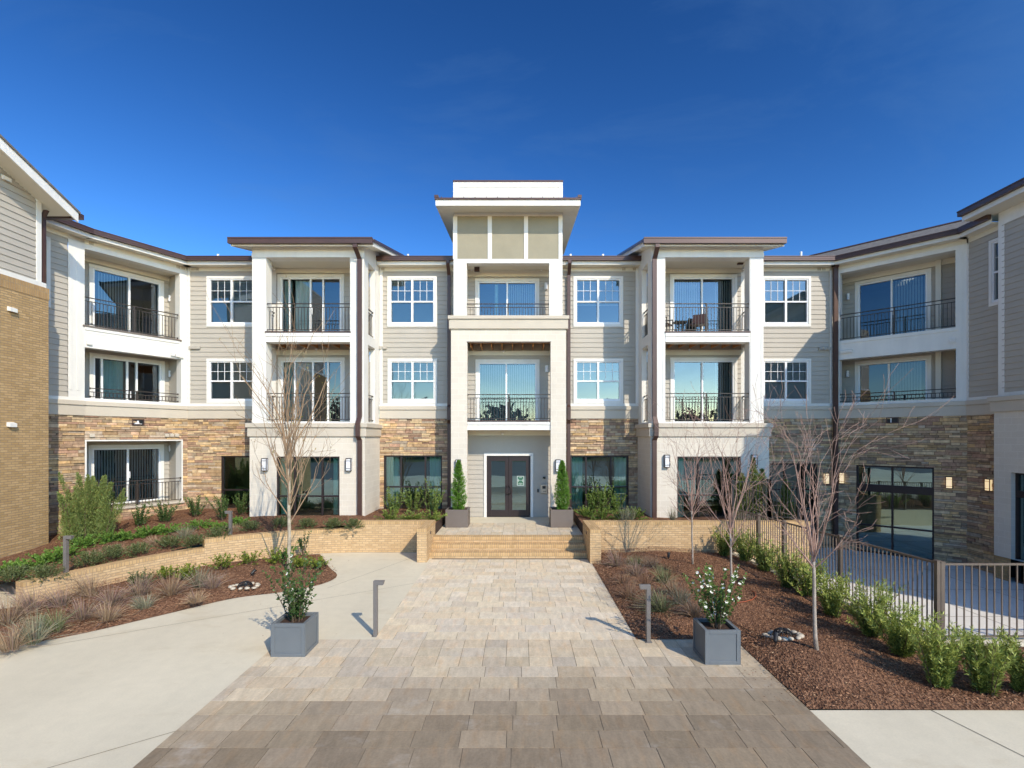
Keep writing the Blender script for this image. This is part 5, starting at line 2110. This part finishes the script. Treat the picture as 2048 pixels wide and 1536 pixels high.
# ------------------------------------------------------------------ planters and their plants
def panel_planter(x0, y0, w_, label):
    t = thing('square_planter', label, 'planter', (x0 + w_ / 2, y0 + w_ / 2, .006), 'blue grey panelled planters')
    h, th = .556, .045
    r = w_ / 2
    m = MB()
    m.box(-r, r, -r, -r + th, .02, h)
    m.box(-r, r, r - th, r, .02, h)
    m.box(-r, -r + th, -r + th, r - th, .02, h)
    m.box(r - th, r, -r + th, r - th, .02, h)
    m.box(-r + .01, r - .01, -r + .01, r - .01, .0, .03)
    m.build('planter_box', 'planter', t, bevel=.004)
    for a in range(4):
        c, s = math.cos(a * math.pi / 2), math.sin(a * math.pi / 2)
        m = MB()
        def bx(u0, u1, z0, z1, d0, d1):
            q = [(u0, d0), (u1, d0), (u1, d1), (u0, d1)]
            q = [(c * u - s * d, s * u + c * d) for u, d in q]
            m.hexa([(*k, z0) for k in q], [(*k, z1) for k in q])
        e = -r - .012
        bx(-r - .012, -r + .055, .0, h + .003, e, -r - .0005)
        bx(r - .055, r + .012 - .0125, .0, h + .003, e, -r - .0005)
        bx(-r + .055, r - .055, .0, .06, e, -r - .0005)
        bx(-r + .055, r - .055, h - .055, h + .003, e, -r - .0005)
        m.build('panel_frame', 'planter', t, bevel=.003)
    m = MB()
    m.box(-r + th + .001, r - th - .001, -r + th + .001, r - th - .001, .3, h - .05)
    m.build('soil', 'soil', t)
    return t


panel_planter(-4.16, 8.51, .556, 'blue grey square planter with sparse camellia, on the left of the paving')
panel_planter(3.045, 8.215, .556, 'blue grey square planter with white flowered camellia, on the right of the paving')
t = thing('camellia', 'sparse upright camellia with a few white flowers in the left grey planter', 'shrub', (-3.88, 8.79, .50))
shrub(t, 34, 1.32, .30, .10, 40, .06, .02, .95, ((.03, .07, .02), (.12, .19, .05)), t0=.08, curve=.15, lo=.35, flowers=14, stems=18, tmax=.58)
t = thing('camellia', 'bushy camellia covered with white flowers in the right grey planter', 'shrub', (3.32, 8.49, .50))
shrub(t, 46, 1.08, .34, .12, 46, .055, .019, .95, ((.05, .10, .025), (.18, .27, .06)), t0=.12, curve=.1, lo=.45, flowers=90, stems=18, tmax=.55)

for i, (x0, lab) in enumerate(((-2.575, 'left'), (1.134, 'right'))):
    w_, h = .795, .625
    t = thing('tapered_planter', f'taupe square planter with a clipped evergreen on the {lab} of the entrance doors', 'planter', (x0 + w_ / 2, 17.79 + w_ / 2, .526), 'taupe entrance planters')
    r, th = w_ / 2, .05
    m = MB()
    m.box(-r, r, -r, -r + th, 0, h)
    m.box(-r, r, r - th, r, 0, h)
    m.box(-r, -r + th, -r + th, r - th, 0, h)
    m.box(r - th, r, -r + th, r - th, 0, h)
    m.build('planter_box', 'planter2', t, bevel=.006)
    m = MB()
    m.box(-r + th + .001, r - th - .001, -r + th + .001, r - th - .001, .2, h - .05)
    m.build('soil', 'soil', t)
    c = thing('arborvitae', f'dense bright green cone shaped evergreen in the {lab} taupe planter', 'tree', (x0 + w_ / 2 + (.02 if i == 0 else .04), 17.79 + w_ / 2, 1.08), 'clipped evergreens at the entrance')
    cone_shrub(c, 1.88, .33, 700, 30, .045, .007, ARB, z0=.02, power=.62, lump=.09)


# ------------------------------------------------------------------ small fixtures
def bollard(x, y, z, hd, lab, h=1.03):
    t = thing('path_light', lab, 'bollard light', (x, y, z), 'grey bollard path lights')
    m = MB()
    m.box(-.035, .035, -.045, .045, -.05, h - .075)
    m.build('post', 'grey', t, bevel=.003)
    m = MB()
    a, b = (-.035, .165) if hd > 0 else (-.165, .035)
    m.hexa([(a + (.02 if hd < 0 else 0), -.045, h - .075), (b - (.02 if hd > 0 else 0), -.045, h - .075), (b - (.02 if hd > 0 else 0), .045, h - .075), (a + (.02 if hd < 0 else 0), .045, h - .075)],
           [(a, -.045, h), (b, -.045, h), (b, .045, h), (a, .045, h)])
    m.build('lamp_head', 'grey', t, bevel=.003)
    m = MB()
    m.box(.05 if hd > 0 else -.14, .14 if hd > 0 else -.05, -.03, .03, h - .079, h - .0755)
    m.build('lens', 'diffuser', t)
    m = MB()
    m.box(-.06, .06, -.06, .06, -.02, .006)
    m.build('base_plate', 'grey', t)


bollard(-2.665, 9.42, 0, 1, 'grey angled bollard light at the left edge of the paved path')
bollard(2.345, 9.13, 0.01, -1, 'grey angled bollard light in the mulch at the right edge of the paved path')
p = ground_at(132, 1149, zub)
bollard(p.x, p.y, p.z, 1, 'grey bollard light nearer the left edge, above the low curved wall', .93)
p = ground_at(461, 1072, zub)
bollard(p.x, p.y, p.z, -1, 'grey bollard light near the narrow dark window above the curved wall', .78)


def spot(px, py, zf, lab, az):
    p = ground_at(px, py, zf)
    t = thing('spotlight', lab, 'spotlight', p, 'black garden spotlights')
    m = MB()
    m.tube([(0, 0, -.05), (0, 0, .09)], .012, 8)
    m.build('stake', 'black', t)
    m = MB()
    d = Vector((math.cos(az) * .75, math.sin(az) * .75, .65))
    b = Vector((0, 0, .11))
    m.tube([b - d * .07, b - d * .05, b + d * .06, b + d * .085], [.022, .036, .04, .05], 12)
    m.build('lamp_head', 'black', t)


spot(506, 1152, zib, 'black spotlight in the middle of the left mulch island', .8)
spot(650, 1134, zib, 'black spotlight at the tip of the left mulch island', 2.6)
spot(1337, 1118, zrb, 'black spotlight in front of the right brick wall', 1.2)
spot(1551, 1288, zrb, 'black spotlight beside the drain grate and stones', 1.0)


def drain(px, py, zf, n, R0, lab, flat_=False):
    p = ground_at(px, py, zf)
    p.z += .015
    t = thing('drain_grate', lab, 'drain', p)
    m = MB()
    r = .165
    for k in range(18):
        a = 2 * math.pi * k / 18
        pts = []
        for q in range(6):
            e = math.pi / 2 * q / 5.5
            pts.append((r * math.cos(e) * math.cos(a), r * math.cos(e) * math.sin(a), .13 * math.sin(e)))
        m.tube(pts, .0085, 4)
    ringp = [(r * math.cos(a), r * math.sin(a), .005) for a in np.linspace(0, 2 * math.pi, 25)]
    m.tube(ringp, .014, 5)
    m.build('dome', 'black', t)
    for k in range(n):
        a = 2 * math.pi * k / n + random.uniform(-.15, .15)
        rr = R0 * random.uniform(.9, 1.25)
        sx, sy, sz = random.uniform(.05, .085), random.uniform(.04, .06), random.uniform(.025, .045)
        m = MB()
        nl, nr = 8, 5
        rot = random.uniform(0, 6.28)
        rows_ = []
        for i in range(nr + 1):
            ph = -math.pi / 2 + math.pi * i / nr
            rows_.append([(math.cos(ph) * math.cos(2 * math.pi * j / nl), math.cos(ph) * math.sin(2 * math.pi * j / nl), math.sin(ph)) for j in range(nl)])
        def tp(v):
            x, y, z = v[0] * sx * random.uniform(.95, 1.05), v[1] * sy, v[2] * sz
            return (math.cos(rot) * x - math.sin(rot) * y, math.sin(rot) * x + math.cos(rot) * y, z)
        base = len(m.v)
        for r_ in rows_:
            for v in r_:
                m.v.append(tp(v))
        for i in range(nr):
            for j in range(nl):
                m.f.append((base + i * nl + j, base + i * nl + (j + 1) % nl, base + (i + 1) * nl + (j + 1) % nl, base + (i + 1) * nl + j))
                m.c.append(None)
        o = m.build('river_stone', 'stone_pale', smooth=True, uv=False)
        o.location = (p.x + rr * math.cos(a), p.y + rr * math.sin(a), zf(p.x + rr * math.cos(a), p.y + rr * math.sin(a)) + sz * .45)
        tag(o, 'rounded pale river stone lying round the ' + ('right' if px > 1000 else 'left') + ' drain grate', 'stone', 'pale stones round the ' + ('right' if px > 1000 else 'left') + ' drain')


drain(1566, 1272, zrb, 17, .25, 'black domed drain grate ringed with pale stones in the right mulch bed')
drain(490, 1174, zib, 12, .26, 'black domed drain grate among pale stones on the left mulch island')
# hose
m = MB()
hp = [ground_at(x, y, zrb) + Vector((0, 0, .03)) for x, y in ((1474, 1207), (1490, 1205), (1504, 1201), (1512, 1194), (1510, 1186), (1502, 1182))]
m.tube(hp, .011, 6)
tag(m.build('garden_hose', 'hose', smooth=True, uv=False), 'short red curved hose lying on the mulch behind the right planter', 'hose')
m = MB()
hp = [ground_at(x, y, zrb) + Vector((0, 0, .018)) for x, y in ((1455, 1240), (1485, 1255), (1515, 1272), (1545, 1284), (1590, 1284), (1622, 1296))]
m.tube(hp, .006, 5)
tag(m.build('lighting_cable', 'black', uv=False), 'thin black cable running past the drain grate to the spotlight', 'cable')


# fences
def fence(pts, z0, zt, label, gap=.1, post_at=(), mat='fence', name='metal_fence', pw=.035):
    t = thing(name, label, 'fence', (*pts[0], z0))
    o3 = Vector((*pts[0], z0))
    for (a, b) in zip(pts, pts[1:]):
        pl = Pl(a[0], a[1], b[0] - a[0], b[1] - a[1])
        L = math.hypot(b[0] - a[0], b[1] - a[1])
        m = MB()
        m.pbox(pl, 0, L, zt - .035, zt, -.018, .018)
        m.pbox(pl, 0, L, z0 + .06, z0 + .095, -.014, .014)
        n = round(L / gap)
        for i in range(1, n):
            u = L * i / n
            m.pbox(pl, u - .009, u + .009, z0 + .095, zt - .035, -.009, .009)
        o = m.build('panel', mat, t)
        o.location = -o3
        for u in [0.0, *[L * k for k in post_at], L]:
            m = MB()
            m.pbox(pl, u - pw, u + pw, z0 - .02, zt + .02, -pw, pw)
            m.pbox(pl, u - pw - .008, u + pw + .008, zt + .02, zt + .035, -pw - .008, pw + .008)
            o = m.build('post', mat, t)
            o.location = -o3
    return t


fence([(6.84, 16.1), (7.56, 9.12)], .03, 1.45, 'brown metal picket fence running from the brick wall toward the viewer beside the mulch bed', post_at=(.2, .37, .66))
fence([(7.64, 9.12), (12.0, 9.12), (16.0, 9.12)], .03, 1.43, 'brown metal picket fence facing the viewer in front of the sunken patio', gap=.135)
fence([(7.05, 16.62), (8.27, 16.62), (9.2, 16.62)], 1.0, 2.26, 'black metal railing standing on the right brick wall in front of the conifers', mat='black', name='metal_railing', gap=.11)
fence([(8.27, 16.7), (8.5, 18.1)], 1.0, 2.3, 'short black railing running back from the wall railing to the building', mat='black', name='metal_railing', gap=.11)


# wall lanterns
def lantern(pl, px, py, label, lit=False, hh=.46, ww=.19):
    u, z = pl.u(px), pl.z(px, py)
    base = pl.P(u, z, 0)
    t = thing('wall_lantern', label, 'wall lamp', base, 'lit wall lanterns' if lit else 'dark framed wall lanterns')
    def put(m, nm, mt, **kw):
        o = m.build(nm, mt, t, **kw)
        o.location = -base
    m = MB()
    m.pbox(pl, u - ww / 2, u + ww / 2, z - hh / 2, z + hh / 2, .0, .02)
    m.pbox(pl, u - ww / 2, u + ww / 2, z + hh / 2 - .02, z + hh / 2, .02, .125)
    m.pbox(pl, u - ww / 2, u + ww / 2, z - hh / 2, z - hh / 2 + .02, .02, .125)
    for s in (-1, 1):
        m.pbox(pl, u + s * ww / 2 - (.016 if s > 0 else 0), u + s * ww / 2 + (0 if s > 0 else .016), z - hh / 2 + .02, z + hh / 2 - .02, .105, .125)
    for q in (.3, -.3):
        m.pbox(pl, u - ww / 2 + .016, u + ww / 2 - .016, z + q * hh - .006, z + q * hh + .006, .112, .125)
    put(m, 'housing', 'bronze')
    m = MB()
    m.pbox(pl, u - ww / 2 + .012, u + ww / 2 - .012, z - hh / 2 + .022, z + hh / 2 - .022, .021, .108)
    put(m, 'diffuser', 'warm' if lit else 'diffuser')


lantern(bay, 531, 929, 'dark framed lantern left of the left bay window')
lantern(bay, 698.5, 929, 'dark framed lantern right of the left bay window')
lantern(tow, 917, 931, 'dark framed lantern on the left entrance pillar behind the evergreen')
lantern(tow, 1116, 931, 'dark framed lantern on the right entrance pillar behind the evergreen')
lantern(bay, 1333, 922, 'dark framed lantern left of the right bay window')
lantern(bay, 1507, 922, 'dark framed lantern on the shaded right bay, behind the tallest conifer')
lantern(main, 1651, 957, 'lit lantern just left of the corner downspout on the right', True, .44)
lantern(wingC, 1685, 956, 'lit lantern between the corner downspout and the wide storefront', True, .44)
lantern(wingC, 1899, 965, 'lit lantern right of the wide storefront on the stone wall', True, .42)
lantern(wingD, 1981, 970, 'lit lantern at the far right edge of the stone wall', True, .4, .2)


def sconce(pl, px, py, label):
    u, z = pl.u(px), pl.z(px, py)
    base = pl.P(u, z, 0)
    t = thing('balcony_sconce', label, 'wall lamp', base, 'white balcony sconces')
    m = MB()
    m.pbox(pl, u - .075, u + .075, z - .15, z + .15, .019, .035)
    o = m.build('back_plate', 'nickel', t); o.location = -base
    m = MB()
    pts = [pl.P(u, z - .13, .07), pl.P(u, z - .12, .07), pl.P(u, z + .12, .07), pl.P(u, z + .13, .07)]
    m.tube(pts, [.03, .055, .055, .03], 12)
    o = m.build('shade', 'diffuser', t, smooth=False); o.location = -base


sconce(back, 338, 597, 'white sconce on the upper left angled balcony wall')
sconce(back, 338.5, 748, 'white sconce on the middle left angled balcony wall')
sconce(back, 339, 897, 'white sconce on the ground floor left balcony wall')
sconce(main, 1092, 573, 'white sconce beside the top floor entrance tower slider')
sconce(main, 1093, 738, 'white sconce beside the second floor entrance tower slider')
sconce(backC, 1697, 594, 'white sconce on the upper right angled balcony wall')
sconce(backC, 1696, 748, 'white sconce on the lower right angled balcony wall')

# intercom, door sensor, notice on the door glass
u, z = um(1087.5), HC - (978 - VY) / F * YB
t = thing('intercom', 'beige intercom box with dark screen on the siding right of the entrance doors', 'intercom', main.P(u, z, 0))
base = Vector(t.location)
def put(m, nm, mt, **kw):
    o = m.build(nm, mt, t, **kw); o.location = -base
m = MB(); m.pbox(main, u - .14, u + .14, z - .16, z + .19, .02, .10); put(m, 'case', 'nickel', bevel=.01)
m = MB(); m.pbox(main, u - .06, u + .07, z + .02, z + .13, .10, .106); put(m, 'screen', 'black')
m = MB()
for i in range(3):
    m.pbox(main, u - .03 + i * .045, u + i * .045, z - .1, z - .07, .10, .105)
put(m, 'button', 'black')
u, z = um(1076), HC - (981 - VY) / F * YB
m = MB(); m.pbox(main, u - .03, u + .03, z - .07, z + .06, .019, .05)
tag(m.build('card_reader', 'black', bevel=.005), 'small black card reader between the entrance door frame and the intercom', 'card reader')
u, z = um(1088), HC - (955 - VY) / F * YB
m = MB(); m.pbox(main, u - .05, u + .05, z - .035, z + .035, .019, .06); m.tube([main.P(u + .02, z - .01, .06), main.P(u + .02, z - .02, .12)], .03, 10)
tag(m.build('security_camera', 'black'), 'small dark camera on the siding above the intercom', 'camera')
u0, u1 = um(1034), um(1048)
z0, z1 = HC - (971 - VY) / F * YB, HC - (952 - VY) / F * YB
t = thing('door_notice', 'green and white notice with two figures and a distance arrow on the right door glass', 'sign', main.P(u0, z0, 0))
base = Vector(t.location)
m = MB(); m.pbox(main, u0, u1, z0, z1, -.028, -.026); put(m, 'border', 'paper')
m = MB(); m.pbox(main, u0 + .022, u1 - .022, z0 + .022, z1 - .022, -.026, -.0245); put(m, 'field', 'green')
m = MB()
uc, zc = (u0 + u1) / 2, z0 + (z1 - z0) * .53
for s in (-1, 1):
    m.pbox(main, uc + s * .085 - .014, uc + s * .085 + .014, zc - .05, zc + .025, -.0245, -.0235)
    m.pbox(main, uc + s * .085 - .011, uc + s * .085 + .011, zc + .032, zc + .055, -.0245, -.0235)
    P = main.P
    m.face([P(uc + s * .058, zc, -.0235), P(uc + s * .036, zc + s * .016, -.0235), P(uc + s * .036, zc - s * .016, -.0235)])
m.pbox(main, uc - .04, uc + .04, zc - .005, zc + .005, -.0245, -.0237)
m.pbox(main, uc - .085, uc + .085, z0 + .075, z0 + .092, -.0245, -.0235)
m.pbox(main, uc - .06, uc + .06, z1 - .07, z1 - .055, -.0245, -.0235)
m.pbox(main, uc - .03, uc + .03, z0 + .04, z0 + .052, -.0245, -.0235)
put(m, 'symbols', 'paper')

# balcony furniture on the right bay
def balcony_chair(x, y, z, rz, lab):
    t = thing('balcony_chair', lab, 'chair', (x, y, z), 'dark balcony chairs')
    t.rotation_euler = (0, 0, rz)
    m = MB(); m.box(-.27, .27, -.26, .26, .38, .43); m.build('seat', 'brown', t, bevel=.01)
    m = MB(); m.hexa([(-.27, .22, .43), (.27, .22, .43), (.27, .27, .43), (-.27, .27, .43)], [(-.25, .34, .88), (.25, .34, .88), (.25, .38, .88), (-.25, .38, .88)]); m.build('backrest', 'brown', t, bevel=.01)
    for sx in (-1, 1):
        m = MB(); m.tube([(sx * .29, -.24, .62), (sx * .29, .25, .62)], .02, 6); m.build('armrest', 'black', t)
        for sy in (-1, 1):
            m = MB(); m.tube([(sx * .28, sy * .24, 0), (sx * .28, sy * .24, .62 if sy < 0 else .6)], .017, 6); m.build('leg', 'black', t)


balcony_chair(6.75, 18.95, Z3, -.5, 'dark chair in the middle of the upper right bay balcony')
balcony_chair(5.45, 19.0, Z3, .9, 'dark chair at the left end of the upper right bay balcony')
t = thing('balcony_table', 'small round black table between the chairs of the upper right bay balcony', 'table', (6.05, 18.95, Z3))
m = MB(); m.tube([(0, 0, .48), (0, 0, .5)], .27, 18); m.build('tabletop', 'black', t)
for k in range(3):
    a = k * 2.1
    m = MB(); m.tube([(.2 * math.cos(a), .2 * math.sin(a), 0), (.12 * math.cos(a), .12 * math.sin(a), .48)], .013, 6); m.build('leg', 'black', t)

# security floodlights and ceiling sensors on the balconies
for px, py, Y in ((549 + 145, 531, 19.5), (943, 539, 20.1), (1083, 539, 20.1), (1333, 531, 19.5), (1478, 530, 19.5), (633, 699, 19.5), (1379, 700, 19.5), (1007, 703, 20.1), (1005, 868, 20.1)):
    m = MB()
    x, z = (px - VX) / F * Y, HC - (py - VY) / F * Y
    m.tube([(x, Y, z), (x, Y - .05, z - .01)], [.05, .035], 10)
    part(m, 'ceiling_sensor', 'vinyl')
for px, py, Y in ((954, 526.5, 19.8), (1480, 518.5, 19.0)):
    m = MB()
    x = (px - VX) / F * Y
    m.box(x - .1, x + .1, Y - .06, Y + .04, 10.2, 10.37)
    part(m, 'balcony_vent', 'brown')

# ------------------------------------------------------------------ what the glass reflects: far side of the road
tb_ = MB()
random.seed(3)
Vt, Ct = [], []
for i in range(120):
    if i < 84:
        x, y = -150 + i * 3.6 + random.uniform(-2, 2), -62 + random.uniform(-9, 6)
    else:
        x, y = -74 + random.uniform(-6, 6), -58 + (i - 84) * 2.6
    h = random.uniform(7, 13)
    n_ = 420
    u_ = unit(rng.normal(size=(n_, 3))) * (rng.random((n_, 1)) ** .4)
    P = u_ * np.array([3.4, 3.2, h * .52]) + np.array([x, y, h * .46])
    P = P[P[:, 2] > .2]
    Vt.append(leaf_faces(P, rng.normal(size=P.shape), rng.uniform(.7, 1.5, len(P)), rng.uniform(.25, .5, len(P))))
    Ct.append(lerp((.02, .025, .012), (.08, .085, .04), rng.random(len(P))))
    Vt.append(leaf_faces(np.array([[x, y, -.3]]), np.array([[0.02, 0, 1.]]), h * .8, .3))
    Ct.append(np.array([[.06, .045, .03]]))
kind(quads('treeline', np.concatenate(Vt), np.concatenate(Ct), 'leaf'), 'stuff')
